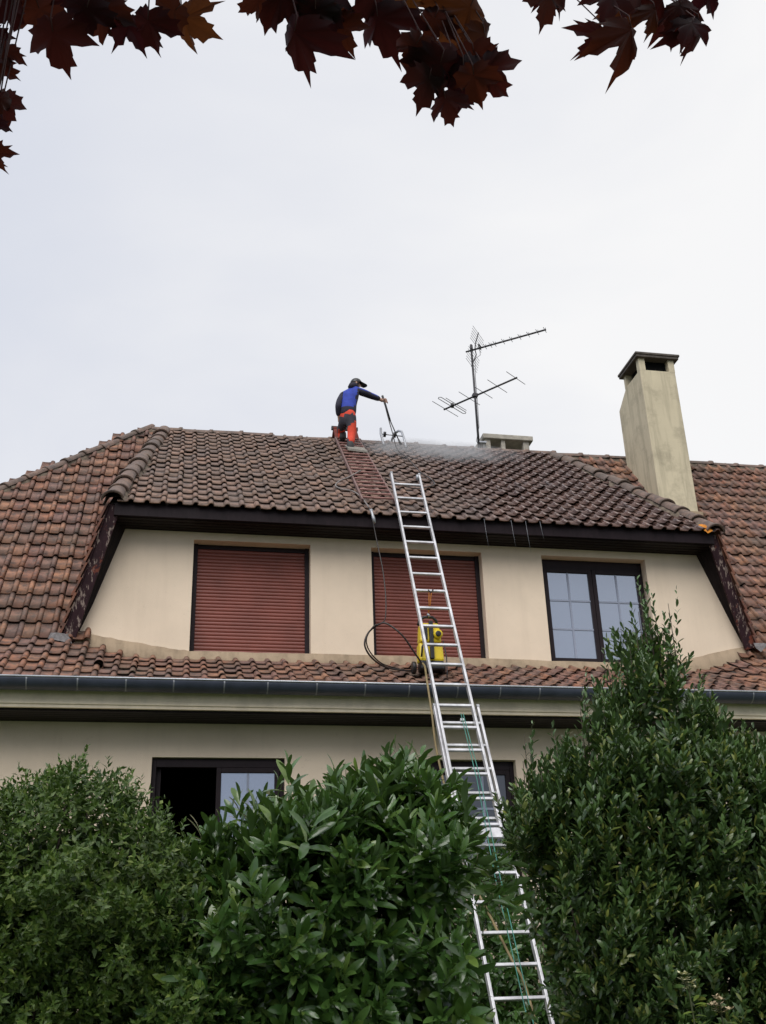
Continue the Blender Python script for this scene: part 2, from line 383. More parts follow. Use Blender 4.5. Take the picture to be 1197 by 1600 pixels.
def casement(x0, x1, z0, z1, y, sashes, name='window', top=.12):
    """sashes: list of (x0,x1,muntin columns,muntin rows) ; dark frame"""
    f = MB(); fw = .05
    f.box(x0, x0 + fw, y, y + .07, z0, z1); f.box(x1 - fw, x1, y, y + .07, z0, z1)
    f.box(x0 + fw, x1 - fw, y, y + .07, z1 - top, z1); f.box(x0 + fw, x1 - fw, y, y + .07, z0, z0 + fw)
    o = f.build(name, M_frame, house, .004)
    q = MB(); q.box(x0 + .004, x1 - .004, y - .05, y - .003, z0 - .03, z0 + .02); q.build('sill', M_frame, o, .004)
    return o
def sash(o, x0, x1, z0, z1, y, nc, nr, sw=.055):
    s = MB()
    s.box(x0, x0 + sw, y, y + .05, z0, z1); s.box(x1 - sw, x1, y, y + .05, z0, z1); s.box(x0 + sw, x1 - sw, y, y + .05, z1 - sw, z1); s.box(x0 + sw, x1 - sw, y, y + .05, z0, z0 + sw)
    s.build('sash', M_frame, o, .004)
    p = MB(); p.box(x0 + sw - .005, x1 - sw + .005, y + .022, y + .028, z0 + sw - .005, z1 - sw + .005); p.build('pane', M_pane, o)
    gx0, gx1, gz0, gz1 = x0 + sw, x1 - sw, z0 + sw, z1 - sw
    for i in range(1, nc):
        c = gx0 + (gx1 - gx0) * i / nc; q = MB(); q.box(c - .013, c + .013, y + .014, y + .0205, gz0, gz1); q.build('muntin', M_muntin, o)
    for j in range(1, nr):
        c = gz0 + (gz1 - gz0) * j / nr; q = MB(); q.box(gx0, gx1, y + .012, y + .0195, c - .012, c + .012); q.build('muntin', M_muntin, o)
w3 = casement(4.857, 6.358, 5.60, 7.112, YW + .14, None, 'window', .13)
sash(w3, 4.910, 5.605, 5.655, 6.98, YW + .125, 2, 3); sash(w3, 5.611, 6.306, 5.655, 6.98, YW + .125, 2, 3)
w1 = casement(-.163, 1.308, 2.76, 4.193, YL + .05, None, 'window', .10)
sash(w1, .55, 1.255, 2.815, 4.09, YL + .035, 2, 3)
# left leaf swung open into the room
s = MB(); s.box(-.11, -.06, YL + .13, YL + .80, 2.815, 2.87); s.box(-.11, -.06, YL + .13, YL + .80, 4.03, 4.085); s.box(-.11, -.06, YL + .13, YL + .18, 2.87, 4.03); s.box(-.11, -.06, YL + .75, YL + .80, 2.87, 4.03); s.build('open_sash', M_frame, w1)
s = MB(); s.box(-.088, -.082, YL + .17, YL + .76, 2.86, 4.04); s.build('pane', M_pane, w1)
w2 = casement(2.572, 4.038, 2.76, 4.193, YL + .09, None, 'window', .10)
M_paned = glass('dim_window_glass', (.02, .02, .024), .05)
sash(w2, 2.63, 3.30, 2.815, 4.09, YL + .075, 2, 3); sash(w2, 3.306, 3.98, 2.815, 4.09, YL + .075, 2, 3)
for o in list(w2.children):
    if o.name.startswith('pane'):
        o.data.materials.clear(); o.data.materials.append(M_paned)

# --- skirt and main surfaces
TS, TM = (ZK - ZG) / (YK - YG), 0.497      # skirt slope at the ends / below the dormer
def smooth(a, b, x):
    t_ = np.clip((x - a) / (b - a), 0, 1); return t_ * t_ * (3 - 2 * t_)
def skirt_tan(x): return TS + (TM - TS) * smooth(-1.35, -.30, x) * (1 - smooth(6.7, 7.8, x))
def hip_x(z): return -.58 - (ZR - z) * (2.06 / 2.11)
m_main = (ZR - ZK) / (YR - YK); m_dorm = (ZR - ZE) / (YR - YE)

# tile template
prof = np.array([(0, .004), (.025, -.001), (.065, -.003), (.110, -.001), (.130, .003), (.137, .022), (.149, .035), (.166, .040), (.184, .035), (.197, .021), (.203, .0)])
TL = .41; TW = .197
def tile_template():
    k_ = len(prof); V = []
    for (px, pz) in prof: V.append((px, 0, pz * .92 + .031))
    for (px, pz) in prof: V.append((px * .97 + .002, TL, pz * .82 + .004))
    for (px, pz) in prof: V.append((px, .004, pz * .92 + .031 - .016))
    F = [(i, i + 1, k_ + i + 1, k_ + i) for i in range(k_ - 1)] + [(i + 1, i, 2 * k_ + i, 2 * k_ + i + 1) for i in range(k_ - 1)]
    F += [(2 * k_ + i + 1, 2 * k_ + i, k_ + i, k_ + i + 1) for i in range(k_ - 1)]
    return np.array(V), np.array(F)
TV, TF = tile_template()

def proj_px(P):
    d = P - CAM; z = d @ FWD
    return 383 + (d @ RIGHT) / z * 1690 * .64, 512 - (d @ UP) / z * 1690 * .64, z
def make_tiles(pts, ups, jitter=1.0):
    """pts: lower-left corners (N,3); ups: up-slope unit vectors (N,3) -> rotation, translation"""
    Nn = len(pts); ups = ups / np.linalg.norm(ups, axis=1, keepdims=True)
    xa = np.tile(np.array([1.0, 0, 0]), (Nn, 1))
    a = rng.normal(0, .009 * jitter, Nn)
    xa = xa - ups * np.sum(xa * ups, 1, keepdims=True); xa /= np.linalg.norm(xa, axis=1, keepdims=True)
    nn = np.cross(xa, ups)
    x2 = xa * np.cos(a)[:, None] + ups * np.sin(a)[:, None]; u2 = ups * np.cos(a)[:, None] - xa * np.sin(a)[:, None]
    b_ = rng.normal(0, .008 * jitter, Nn)
    u3 = u2 * np.cos(b_)[:, None] + nn * np.sin(b_)[:, None]; n3 = np.cross(x2, u3)
    Rm = np.stack([x2, u3, n3], axis=2)
    T = pts + nn * rng.normal(0, .0022 * jitter, Nn)[:, None] + x2 * rng.normal(0, .0025 * jitter, Nn)[:, None] + u3 * rng.normal(0, .004 * jitter, Nn)[:, None]
    return Rm, T

fields = {'main': [], 'dorm': []}
# main slope (left and right of the dormer)
rows_main = 20; sl = np.array([0, YR - YK, ZR - ZK]); Lm = np.linalg.norm(sl); um = sl / Lm; gm = (Lm - .10) / rows_main
P = []
for j in range(rows_main):
    o = np.array([0, YK, ZK]) + um * (j * gm)
    zc = o[2] + .1
    for i in range(-30, 74):
        x = i * TW; xc = x + TW / 2
        fr_ = (ZR - zc) / (ZR - ZK)
        left_end = hip_x(zc) - .05; rb_l = -.39 + (-1.30 + .39) * fr_; rb_r = 6.78 + (7.74 - 6.78) * fr_
        if not (left_end < xc < rb_l + .22 or rb_r - .22 < xc < XR + .25): continue
        if 8.07 < xc < 8.73 and 15.50 < o[1] + .12 < 16.55: continue      # chimney stands here
        P.append((x, o[1], o[2]))
P = np.array(P); fields['main'].append((P, np.tile(um, (len(P), 1))))
# flared skirt
rows_s = 5
P, U = [], []
for i in range(-30, 74):
    x = i * TW; xc = x + TW / 2; tn = skirt_tan(xc)
    top = YK if (xc < -1.3 or xc > 7.75) else YW - .05
    Ls = math.hypot(top - YG + .09, tn * (top - YG + .09)); gs = .302; u = np.array([0, 1, tn]) / math.hypot(1, tn)
    for j in range(rows_s):
        p_ = np.array([x, YG - .035, ZG - .035 * tn]) + u * (j * gs)
        if p_[1] > top - .10: continue
        if hip_x(ZK) - (ZK - p_[2]) > xc: continue
        P.append(p_); U.append(u)
fields['main'].append((np.array(P), np.array(U)))
# dormer slope
sd = np.array([0, YR - YE, ZR - ZE]); Ld = np.linalg.norm(sd); ud = sd / Ld; rows_d = 17; gd = (Ld - .04) / rows_d
P = []
for j in range(rows_d):
    o = np.array([0, YE, ZE]) + ud * (j * gd - .04); fr_ = 1 - (j + .5) / rows_d
    x0 = -.39 + (-.857 + .39) * fr_; x1 = 6.78 + (7.29 - 6.78) * fr_
    for i in range(-8, 42):
        x = i * TW + .02; xc = x + TW / 2
        if x0 - .02 < xc < x1 + .02: P.append((x, o[1], o[2]))
P = np.array(P); fields['dorm'].append((P, np.tile(ud, (len(P), 1))))

# roof decks
b = MB()
off = .012
def mp_(x, z): return (x, YK + (z - ZK) / m_main + off, z)
b.add([(hip_x(ZK), YK + off, ZK), (-1.28, YK + off, ZK), (-.36, YR, ZR), (-.58, YR, ZR)], [(0, 1, 2, 3)])
b.add([(7.70, YK + off, ZK), (XR + .2, YK + off, ZK), (XR + .2, YR, ZR), (6.74, YR, ZR)], [(0, 1, 2, 3)])
xs_ = [hip_x(ZK) - .8, -1.3, -1.1, -.8, -.5, -.2, .1, .35, 6.4, 6.7, 7.0, 7.3, 7.6, 7.75, XR + .2]
for a, c in zip(xs_[:-1], xs_[1:]):
    ta, tc_ = skirt_tan(a), skirt_tan(c); y1 = YK + .1 if (c < -1.2 or a > 7.7) else YW + .05
    b.quad((a, YG - .05, ZG - .05 * ta - .012), (c, YG - .05, ZG - .05 * tc_ - .012), (c, y1, ZG + (y1 - YG) * tc_ - .012), (a, y1, ZG + (y1 - YG) * ta - .012))
# hipped left end and rear slope
b.add([(hip_x(ZK) - .6, 21, ZK - .6), (hip_x(ZK) - .6, YG, ZK - .6), (hip_x(ZK), YK, ZK), (-.58, YR, ZR)], [(0, 1, 2), (0, 2, 3)])
b.add([(hip_x(ZK) - .6, 21.8, 4.7), (XR + .2, 21.8, 4.7), (XR + .2, YR, ZR), (-.58, YR, ZR)], [(0, 1, 2, 3)])
b.add([(XR, YG + .3, 4.7), (XR, 21.7, 4.7), (XR, YR, ZR - .05), (XR, YK + .1, ZK)], [(0, 1, 2, 3)])
main_roof = b.build('main_roof', M_deck, house)
b = MB()
Cl = Vector((-.857, YE, ZE)); Cr = Vector((7.285, YE, ZE)); Rl = Vector((-.39, YR, ZR)); Rr = Vector((6.78, YR, ZR)); Bl = Vector((-1.303, 12.85, 5.69)); Br = Vector((7.736, 12.85, 5.83))
b.add([Cl + Vector((0, .03, -.012)), Cr + Vector((0, .03, -.012)), Rr, Rl], [(0, 1, 2, 3)])
dormer_roof = b.build('dormer_roof', M_deck, house)
# dormer cheeks, tile hung
for nm, (A, B_, C_) in (('cheek', (Rl, Cl, Bl)), ('cheek', (Rr, Cr, Br))):
    q = MB(); q.add([A, B_, C_], [(0, 1, 2)]); q.build('cheek', M_tile, house)

# choose the 300 largest tiles as separate pieces, join the rest
allR, allT, allK = [], [], []
for key in ('main', 'dorm'):
    for P, U in fields[key]:
        Rm, T = make_tiles(P, U, 1.5); allR.append(Rm); allT.append(T); allK += [key] * len(T)
allR = np.concatenate(allR); allT = np.concatenate(allT); allK = np.array(allK)
cen = allT + allR[:, :, 0] * .1 + allR[:, :, 1] * .15
px, py, pz = proj_px(cen)
view = (CAM - cen); view /= np.linalg.norm(view, axis=1, keepdims=True)
score = np.clip(np.sum(view * allR[:, :, 2], 1), .0, 1) / pz ** 2
inside = (px > -6) & (px < 772) & (py > 0) & (py < 1024) & ~((px > 60) & (px < 110) & (py > 505) & (py < 640) & (allK == 'main') & (cen[:, 1] > 13))
score[~inside] = -1
order = np.argsort(-score)[:300]; sel = np.zeros(len(allT), bool); sel[order] = True
rnds = rng.random(len(allT))
tile_me = {k_: np_mesh('tile', TV, TF, np.zeros(len(TV)), True) for k_ in ('main', 'dorm')}
tile_me['main'].materials.append(M_tile); tile_me['dorm'].materials.append(M_tile_d)
for i in np.nonzero(sel)[0]:
    link('tile', tile_me[allK[i]], None, main_roof if allK[i] == 'main' else dormer_roof, mat4(allR[i], allT[i]))
for key, par, mt in (('main', main_roof, M_tile), ('dorm', dormer_roof, M_tile_d)):
    s_ = (~sel) & (allK == key)
    me = instance_mesh('roof_tiles', TV, TF, allR[s_], allT[s_], rnds[s_]); link('roof_tiles', me, mt, par, kind='stuff')

# ridge and hip tiles
def ridge_template(L, r0, r1, n=10):
    V, F = [], []
    st = [(0, r0 * 1.2), (.05, r0 * 1.2), (.075, r0 * 1.02), (L, r1)]
    for (y, r) in st:
        for i in range(n + 1):
            t_ = PI * i / n; V.append((r * math.cos(t_), y, r * .8 * math.sin(t_) - .02))
    for k_ in range(len(st) - 1):
        for i in range(n): F.append((k_ * (n + 1) + i, k_ * (n + 1) + i + 1, (k_ + 1) * (n + 1) + i + 1, (k_ + 1) * (n + 1) + i))
    V += [(r0 * 1.02 * math.cos(PI * i / n), .012, r0 * .8 * 1.02 * math.sin(PI * i / n) - .034) for i in range(n + 1)]
    o_ = len(st) * (n + 1)
    for i in range(n): F.append((i + 1, i, o_ + i, o_ + i + 1))
    return np_mesh('ridge_tile', np.array(V), np.array(F), np.zeros(len(V)))
def ridge_run(a, b_, L, r, parent, lift=.0, mortar=True, upv=(0, -.4, 1), dp=.27, jit=1.0):
    a = Vector(a); b_ = Vector(b_); d = (b_ - a); n = max(1, round(d.length / L)); st = d / n; d.normalize()
    sd_ = d.cross(Vector(upv)).normalized(); up_ = sd_.cross(d).normalized()
    me = ridge_template(st.length * 1.12, r, r * .9); me.materials.append(M_ridge)
    for i in range(n):
        jt = random.uniform(-.012, .012) * jit; rr = random.uniform(-.05, .05) * jit
        m = Matrix.Identity(4); d2 = (d + sd_ * random.uniform(-.015, .015) + up_ * random.uniform(-.012, .02)).normalized(); s2 = d2.cross(up_).normalized(); u2 = s2.cross(d2)
        s3 = s2 * math.cos(rr) + u2 * math.sin(rr); u3 = s3.cross(d2)
        p = a + st * i + up_ * (lift + jt) 
        for k_ in range(3): m[k_][0] = s3[k_]; m[k_][1] = d2[k_]; m[k_][2] = u3[k_]; m[k_][3] = p[k_]
        link('ridge_tile', me, None, parent, m)
    if mortar:
        q = MB(); nseg = n * 4; ring = []
        for i in range(nseg + 1):
            p = a + (b_ - a) * (.012 + .988 * i / nseg) + up_ * lift
            for k_, (u, v_) in enumerate(((-1.25, -dp), (-1.05, -.07), (-.7, .0), (.7, .0), (1.05, -.07), (1.25, -dp))):
                ring.append(p + sd_ * (u * r + random.uniform(-.018, .018)) + up_ * (v_ + random.uniform(-.012, .012)))
        q.add(ring, [(i * 6 + k_, i * 6 + k_ + 1, i * 6 + 7 + k_, i * 6 + 6 + k_) for i in range(nseg) for k_ in range(5)], 0, True)
        q.build('mortar_bedding', M_mortar, parent)
ridge_run((XR + .2, YR, ZR), (-.55, YR, ZR), .52, .115, main_roof, -.045, True, (0, 0, 1))
ridge_run((hip_x(ZK), YK, ZK), (-.58, YR, ZR), .42, .098, main_roof, .01, True, (-.5, -.4, 1))
ridge_run(Cl + Vector((.03, -.07, 0)), Rl + Vector((.05, -.22, -.16)), .43, .118, dormer_roof, .025, True, (-.25, -.6, 1), .10, 1.8)
ridge_run(Cr + Vector((-.03, -.07, 0)), Rr + Vector((-.05, -.22, -.16)), .43, .118, dormer_roof, .025, True, (.25, -.6, 1), .10, 1.8)
# orange lichen patch at the right corner
M_lich = simple('orange_lichen', (.55, .20, .02), .95, 0, .35, 30, .8)
q = MB(); c0 = Vector((7.13, YE + .02, ZE + .055)); nn = 14; ring = [c0 + Vector((.09 * math.cos(t) * random.uniform(.6, 1.1), -.02 + .12 * math.sin(t) * random.uniform(.6, 1.1), .12 * math.sin(t) * random.uniform(.7, 1.0))) for t in [2 * PI * i / nn for i in range(nn)]]
q.add([c0 + Vector((0, -.03, .05))] + ring, [(0, 1 + i, 1 + (i + 1) % nn) for i in range(nn)], 0, True); q.build('lichen_patch', M_lich, dormer_roof)

# dormer eaves: fascia, soffit, raking boards
b = MB(); b.box(-.80, 7.24, YE + .02, YE + .055, 7.235, 7.405); b.build('fascia', M_dark, house, .004)
b = MB(); b.quad((-.80, YE + .055, 7.25), (7.24, YE + .055, 7.25), (7.24, YW + .1, 7.235), (-.80, YW + .1, 7.235)); b.build('soffit', M_soffit, house)
for i in range(5):   # soffit boards
    y0 = YE + .06 + i * .08; b = MB(); b.box(-.78, 7.22, y0, y0 + .074, 7.226 - i * .0024, 7.245 - i * .0024); b.build('soffit_board', M_soffit, house, .004)
def rake(C_, B_, sgn):
    # front board following the slanted dormer edge, then boarding back to the wall
    C2 = C_ + Vector((sgn * .02, .03, -.005)); B2 = B_ + Vector((sgn * .01, .0, .03)); w_ = .16
    d = (B2 - C2).normalized(); inn = Vector((-sgn * 1.0, 0, -.27)).normalized()
    q = MB(); th = Vector((0, .035, 0)); pts = [C2, B2, B2 + inn * w_, C2 + inn * w_ + Vector((0, 0, .0))]
    q.hexa([pts[0], pts[1], pts[2], pts[3], pts[0] + th, pts[1] + th, pts[2] + th, pts[3] + th]); q.build('rake_board', M_peel, house, .004)
    q = MB(); f = xl if sgn < 0 else xr
    wt = Vector((f(7.22) - sgn * .05, YW + .02, 7.23)); wb = Vector((f(5.80) - sgn * .05, YW + .02, 5.80))
    a = C2 + th + Vector((sgn * -.03, 0, -.06)); c = B2 + th + Vector((sgn * -.03, 0, .0))
    nb = 5
    for i in range(nb):
        t0, t1 = i / nb + .004, (i + 1) / nb - .004
        p0, p1 = a.lerp(wt, t0), a.lerp(wt, t1); r0, r1 = c.lerp(wb, t0), c.lerp(wb, t1)
        q2 = MB(); up_ = Vector((sgn * .02, 0, .0)); q2.hexa([p0, p1, r1, r0, p0 + up_, p1 + up_, r1 + up_, r0 + up_]); q2.build('rake_soffit_board', M_soffit, house)
    # cut edges of the hanging tiles show past the board
    n = 9
    for i in range(n):
        t0 = i / n; p0 = C2.lerp(B2, t0 + .01); p1 = C2.lerp(B2, t0 + 1 / n + .03)
        q = MB(); o_ = Vector((sgn * .06, -.004, .0)); q.hexa([p0 - th * .5, p1 - th * .5 + o_ * .55, p1 + th + o_ * .55, p0 + th, p0 - th * .5 + o_ * .45, p1 - th * .5 + o_ * 1.05, p1 + th * 6 + o_ * 1.05, p0 + th * 6 + o_ * .45]); q.build('edge_tile', M_edge, house)
M_edge = tile_material('edge_clay', [(.24, .075, .035), (.17, .05, .03), (.28, .10, .05), (.12, .045, .032)], .25)
rake(Cl, Bl, -1); rake(Cr, Br, 1)
# lead saddles where the boards land on the roof
M_lead = simple('lead_flashing', (.12, .11, .11), .7, .1, .5, 18)
for (x, y, z, s_) in ((-1.36, 12.80, 5.70, 1), (7.80, 12.80, 5.84, -1)):
    q = MB(); q.add([(x - .10, y - .03, z - .02), (x + .14 * s_ + .05, y - .12, z - .10), (x + .12, y + .03, z + .06), (x - .08, y + .05, z + .08), (x + .01, y - .07, z + .045)], [(0, 1, 4), (1, 2, 4), (2, 3, 4), (3, 0, 4)], 0, True); q.build('lead_saddle', M_lead, house)

# sloping mortar fillet at the foot of the dormer wall
pl = [(-1.17, 5.83, 5.60), (-.9, 5.785, 5.53), (-.5, 5.72, 5.46), (-.1, 5.655, 5.43), (.2, 5.625, 5.42), (1.2, 5.625, 5.42), (2.5, 5.63, 5.42), (3.4, 5.63, 5.42), (4.85, 5.62, 5.42), (6.2, 5.615, 5.42), (6.6, 5.66, 5.43), (7.1, 5.77, 5.50), (7.68, 5.905, 5.66)]
pts = []
P2 = []
for a, c in zip(pl[:-1], pl[1:]):
    for k_ in range(5):
        t_ = k_ / 5; P2.append(tuple(a[i] + (c[i] - a[i]) * t_ for i in range(3)))
P2.append(pl[-1]); q = MB(); V = []
for (x, zt, zb) in P2:
    jz = random.uniform(-.006, .006); jb = random.uniform(-.018, .012)
    V += [(x, YW + .12 if .197 < x < 1.697 or 2.503 < x < 4.01 or 4.855 < x < 6.36 else YW + .01, zt + .004), (x, YW - .025, zt + jz), (x, YW - .06, (zt + zb) / 2 + jz), (x, YW - .105, zb + jb), (x, YW - .06, zb - .12)]
q.add(V, [(i * 5 + k_, i * 5 + k_ + 1, i * 5 + 6 + k_, i * 5 + 5 + k_) for i in range(len(P2) - 1) for k_ in range(4)], 0, True); q.build('mortar_fillet', M_flash, house)

# gutter with joints, lower fascia and soffit
def half_round(x0, x1, yc, zc, r, n=10, bead=True):
    q = MB(); V = []; ang = [PI * (1 + i / n) for i in range(n + 1)]
    for x in (x0, x1):
        V += [(x, yc + r * math.cos(t), zc + r * 1.02 * math.sin(t)) for t in ang] + [(x, yc + (r - .006) * math.cos(t), zc + (r - .006) * math.sin(t)) for t in reversed(ang)]
    k_ = 2 * (n + 1); q.add(V, [(i, i + 1, k_ + i + 1, k_ + i) for i in range(k_ - 1)] + [(k_ - 1, 0, k_, 2 * k_ - 1)], 0, True)
    return q
gy, gz_, gr = YG + .015, 4.868, .115
gutter = half_round(XL - .7, XR + .3, gy, gz_, gr, 14).build('gutter', M_zinc, house)
q = MB(); q.tube([(XL - .7, gy - gr, gz_), (XR + .3, gy - gr, gz_)], .0105, 8); q.build('gutter_bead', M_zincl, gutter)
x = -5.2
while x < XR:
    q = half_round(x, x + .016, gy, gz_ - .001, gr + .0035, 10); q.build('gutter_joint', M_zincj, gutter)
    x += random.choice([.50, .52, .54, .47, .56])
b = MB(); b.box(XL - .7, XR + .2, YG + .135, YG + .165, 4.635, 4.84); b.build('lower_fascia', M_lfascia, house, .006)
b = MB(); b.box(XL - .7, XR + .2, YG + .15, YG + .19, 4.60, 4.634); b.build('lower_fascia_strip', M_lfascia, house)
for i in range(6):
    y0 = YG + .19 + i * .085; b = MB(); b.box(XL - .6, XR + .1, y0 + .003, min(y0 + .081, YL + .02), 4.575, 4.60); b.build('soffit_board', M_soffit, house, .004)
b = MB(); b.box(XL - .6, XR + .1, YG + .19, YL + .2, 4.602, 4.62); b.build('soffit', M_soffit, house)

# missing tile hole near the left end of the fillet: a vent tile mouth
q = MB(); q.tube([(-.80, 12.12, 5.215), (-.80, 12.02, 5.155)], [.05, .058], 12, 0, False); q.tube([(-.80, 12.10, 5.20), (-.80, 12.08, 5.19)], .045, 12, 1); q.build('vent_tile', [M_tile, M_black], main_roof)

# --- tall chimney
q = MB(); x0, x1, y0 = 8.05, 8.735, 15.51
prof_c = [(y0, 8.2), (16.58, 8.2), (16.58, 11.67), (16.20, 11.92), (16.20, 11.945), (y0, 11.945)]
q.prism([(x0, y, z) for y, z in prof_c], (x1 - x0, 0, 0))
ch = q.build('chimney', M_chim, house, .012)
q = MB(); pw = .115
for (a, c, e_, f_) in ((x0, x0 + pw, y0, y0 + pw), (x1 - pw, x1, y0, y0 + pw), (x0, x0 + pw, 16.20 - .09, 16.20), (x1 - pw, x1, 16.20 - .09, 16.20)): q.box(a, c, e_, f_, 11.93, 12.185)
q.build('cap_post', M_chim, ch)
q = MB(); q.box(x0 + .125, x1 - .125, y0 + .10, 16.08, 11.94, 12.18); q.build('dark_core', simple('core_black', (.006, .006, .006), .95, spec=.05), ch)  # black block in the cap opening stands for its dark, unlit inside
q = MB(); q.box(7.99, 8.815, 15.45, 16.27, 12.185, 12.235); q.box(7.975, 8.835, 15.435, 16.285, 12.236, 12.282); q.build('chimney_cap', simple('sooty_slab', (.075, .062, .052), .9, 0, .4, 9, .5), ch, .008)
q = MB(); q.box(x0 - .05, x1 + .05, y0 - .06, y0 - .004, 9.02, 9.12); q.build('chimney_flashing', M_flash, ch)
# --- low slab-topped vent chimney behind the ridge
vc = MB(); vc.box(5.60, 6.49, 17.30, 17.98, 10.2, 11.085); vch = vc.build('vent_chimney', M_conc, house, .01)
for (a, c) in ((5.59, 5.70), (5.915, 5.99), (6.35, 6.465)):
    q = MB(); q.box(a, c, 17.30, 17.41, 11.085, 11.30); q.build('vent_post', M_conc, vch)
for (a, c) in ((5.59, 5.70), (6.385, 6.465)):
    q = MB(); q.box(a, c, 17.87, 17.98, 11.085, 11.30); q.build('vent_post', M_conc, vch)
q = MB(); q.box(5.71, 6.10, 17.62, 17.68, 11.085, 11.30); q.build('vent_partition', M_conc, vch)
q = MB(); q.box(5.55, 6.54, 17.25, 18.05, 11.30, 11.40); q.build('vent_slab', M_conc, vch, .012)
q = MB(); q.tube([(6.05, 17.6, 11.40), (6.09, 17.62, 11.44), (6.13, 17.6, 11.40)], [.02, .035, .02], 8); q.build('slab_lump', M_conc, vch)

# ------------------------------------------------------------------ antennas
ant = thing('television_antenna', (5.448, 17.24, 10.9), 'dark mast with two aerials beside the low slab-topped chimney', 'antenna')
q = MB(); q.tube([(5.448, 17.24, 10.7), (5.450, 17.24, 12.2), (5.447, 17.24, 13.36)], [.024, .022, .02], 10); q.build('mast', M_ant, ant)
q = MB(); q.box(5.44, 5.60, 17.22, 17.30, 11.00, 11.03); q.box(5.44, 5.60, 17.22, 17.30, 11.18, 11.21); q.build('mast_bracket', M_galv, ant)
zB = 12.205; A = Vector((4.985, 17.85, zB)); B_ = Vector((6.06, 16.50, zB)); bd = (B_ - A).normalized(); ed = Vector((-bd.y, bd.x, 0))
q = MB(); q.tube([A, B_], .018, 8); q.box(5.40, 5.50, 17.20, 17.30, zB - .03, zB + .03); q.build('lower_boom', M_ant, ant)
for t_, hl in ((.02, .41), (.175, .33), (.36, .34), (.55, .30), (.74, .32), (.985, .31)):
    c = A + bd * ((B_ - A).length * t_); q = MB(); q.tube([c - ed * hl, c + ed * hl], .0065, 6); q.build('element', M_antl, ant)
c = A + bd * ((B_ - A).length * .12); q = MB()
o1 = bd * .035
lp = [c - ed * .40 - o1, c + ed * .40 - o1, c + ed * .43, c + ed * .40 + o1, c - ed * .40 + o1, c - ed * .43, c - ed * .40 - o1]; q.tube([p + Vector((0, 0, .01)) for p in lp], .0075, 6); q.build('folded_dipole', M_antl, ant)
q = MB(); q.tube([c + Vector((0, 0, -.03)), c + Vector((0, 0, .05))], .035, 8); q.build('junction_box', M_black, ant)
zA = 13.24; A = Vector((5.40, 17.30, zA)); B_ = Vector((6.683, 16.36, zA)); bd = (B_ - A).normalized(); ed = Vector((-bd.y, bd.x, 0))
q = MB(); q.tube([A - bd * .05, B_], .018, 8); q.tube([A + Vector((.05, -.06, -.03)), A + Vector((.05, -.06, .10))], .03, 8); q.build('upper_boom', M_ant, ant)
LA = (B_ - A).length
for t_ in (.22, .29, .345, .455, .555, .665, .775, .89, .985):
    c = A + bd * (LA * t_)
    for s_ in (-1, 1):
        q = MB(); q.tube([c, c + ed * (.10 * s_)], .006, 5)
        q.tube([c + ed * (.035 * s_) , c + ed * (.06 * s_) + Vector((0, 0, .085 if s_ > 0 else -.05))], .0075, 5); q.build('director', M_antl, ant)
for s_ in (-1, 1):     # corner reflector of thin rods
    c = A + bd * .14
    q = MB(); q.tube([c, c + Vector((0, 0, .13 * s_)) + bd * .02, c + Vector((0, 0, .36 * s_)) - bd * .10 * s_ * -1], .011, 6); q.build('reflector_arm', M_ant, ant)
    for i in range(6):
        t_ = .25 + i * .14; c2 = c + Vector((0, 0, .36 * s_)) * t_ - bd * (.10 * -1 * s_) * t_ + bd * .0
        q = MB(); q.tube([c2 - ed * .30, c2 + ed * .30], .0042, 5); q.build('reflector_rod', M_antl, ant)
c = A + bd * .24; q = MB(); q.tube([c - ed * .05, c + ed * .05, c + ed * .05 + Vector((0, 0, .06)), c - ed * .05 + Vector((0, 0, .06)), c - ed * .05], .012, 6); q.build('dipole', M_black, ant)
q = MB(); q.tube([c, c + Vector((0, .0, -.16)), (5.50, 17.215, 13.02), (5.475, 17.212, 12.6), (5.48, 17.212, 12.1), (5.472, 17.212, 11.5), (5.40, 17.22, 11.2), (5.47, 17.2, 11.05)], .0055, 6); q.build('coaxial_cable', M_ant, ant)

# ------------------------------------------------------------------ extension ladder
Ld_ = Vector((0, .4520, .8920)).normalized(); Ln = Vector((0, -.8920, .4520))        # along / towards the climber
L0 = Vector((2.985, 12.77, 7.992))
lad = thing('extension_ladder', (3.0, 8.77, 0), 'long two-section aluminium ladder leaning against the dormer eave', 'ladder')
def lp_(z, off=0.0, x=0.0):
    p = L0 + Ld_ * ((z - L0.z) / Ld_.z); return Vector((x, p.y, p.z)) + Ln * off
def section(zb, zt, xc, wb, off, zr0, nr, wt=None):
    wt = wt or wb
    for s_ in (-1, 1):
        q = MB(); q.bar(lp_(zb, off, xc + s_ * (wb / 2 - .013)), lp_(zt, off, xc + s_ * (wt / 2 - .013)), .026, .062, tuple(Ln)); q.build('rail', M_alu, lad, .004)
        q = MB(); q.bar(lp_(zt - .0, off, xc + s_ * (wt / 2 - .013)), lp_(zt + .025, off, xc + s_ * (wt / 2 - .013)), .031, .067, tuple(Ln)); q.build('rail_cap', M_galv, lad)
    for i in range(nr):
        z = zr0 - i * .3 * Ld_.z
        if z < zb: break
        q = MB(); q.bar(lp_(z, off, xc - wb / 2 + .02), lp_(z, off, xc + wb / 2 - .02), .030, .030, tuple(Ln)); q.build('rung', M_alu, lad, .005)
section(3.06, 8.16, 2.985, .412, 0, 7.972, 20)
section(0.0, 4.52, 3.018, .505, -.068, 4.33, 17)
q = MB(); q.bar(lp_(3.07, .0, 2.76), lp_(3.07, .0, 3.24), .11, .03, tuple(Ln)); q.build('base_plate', M_alu, lad, .004)
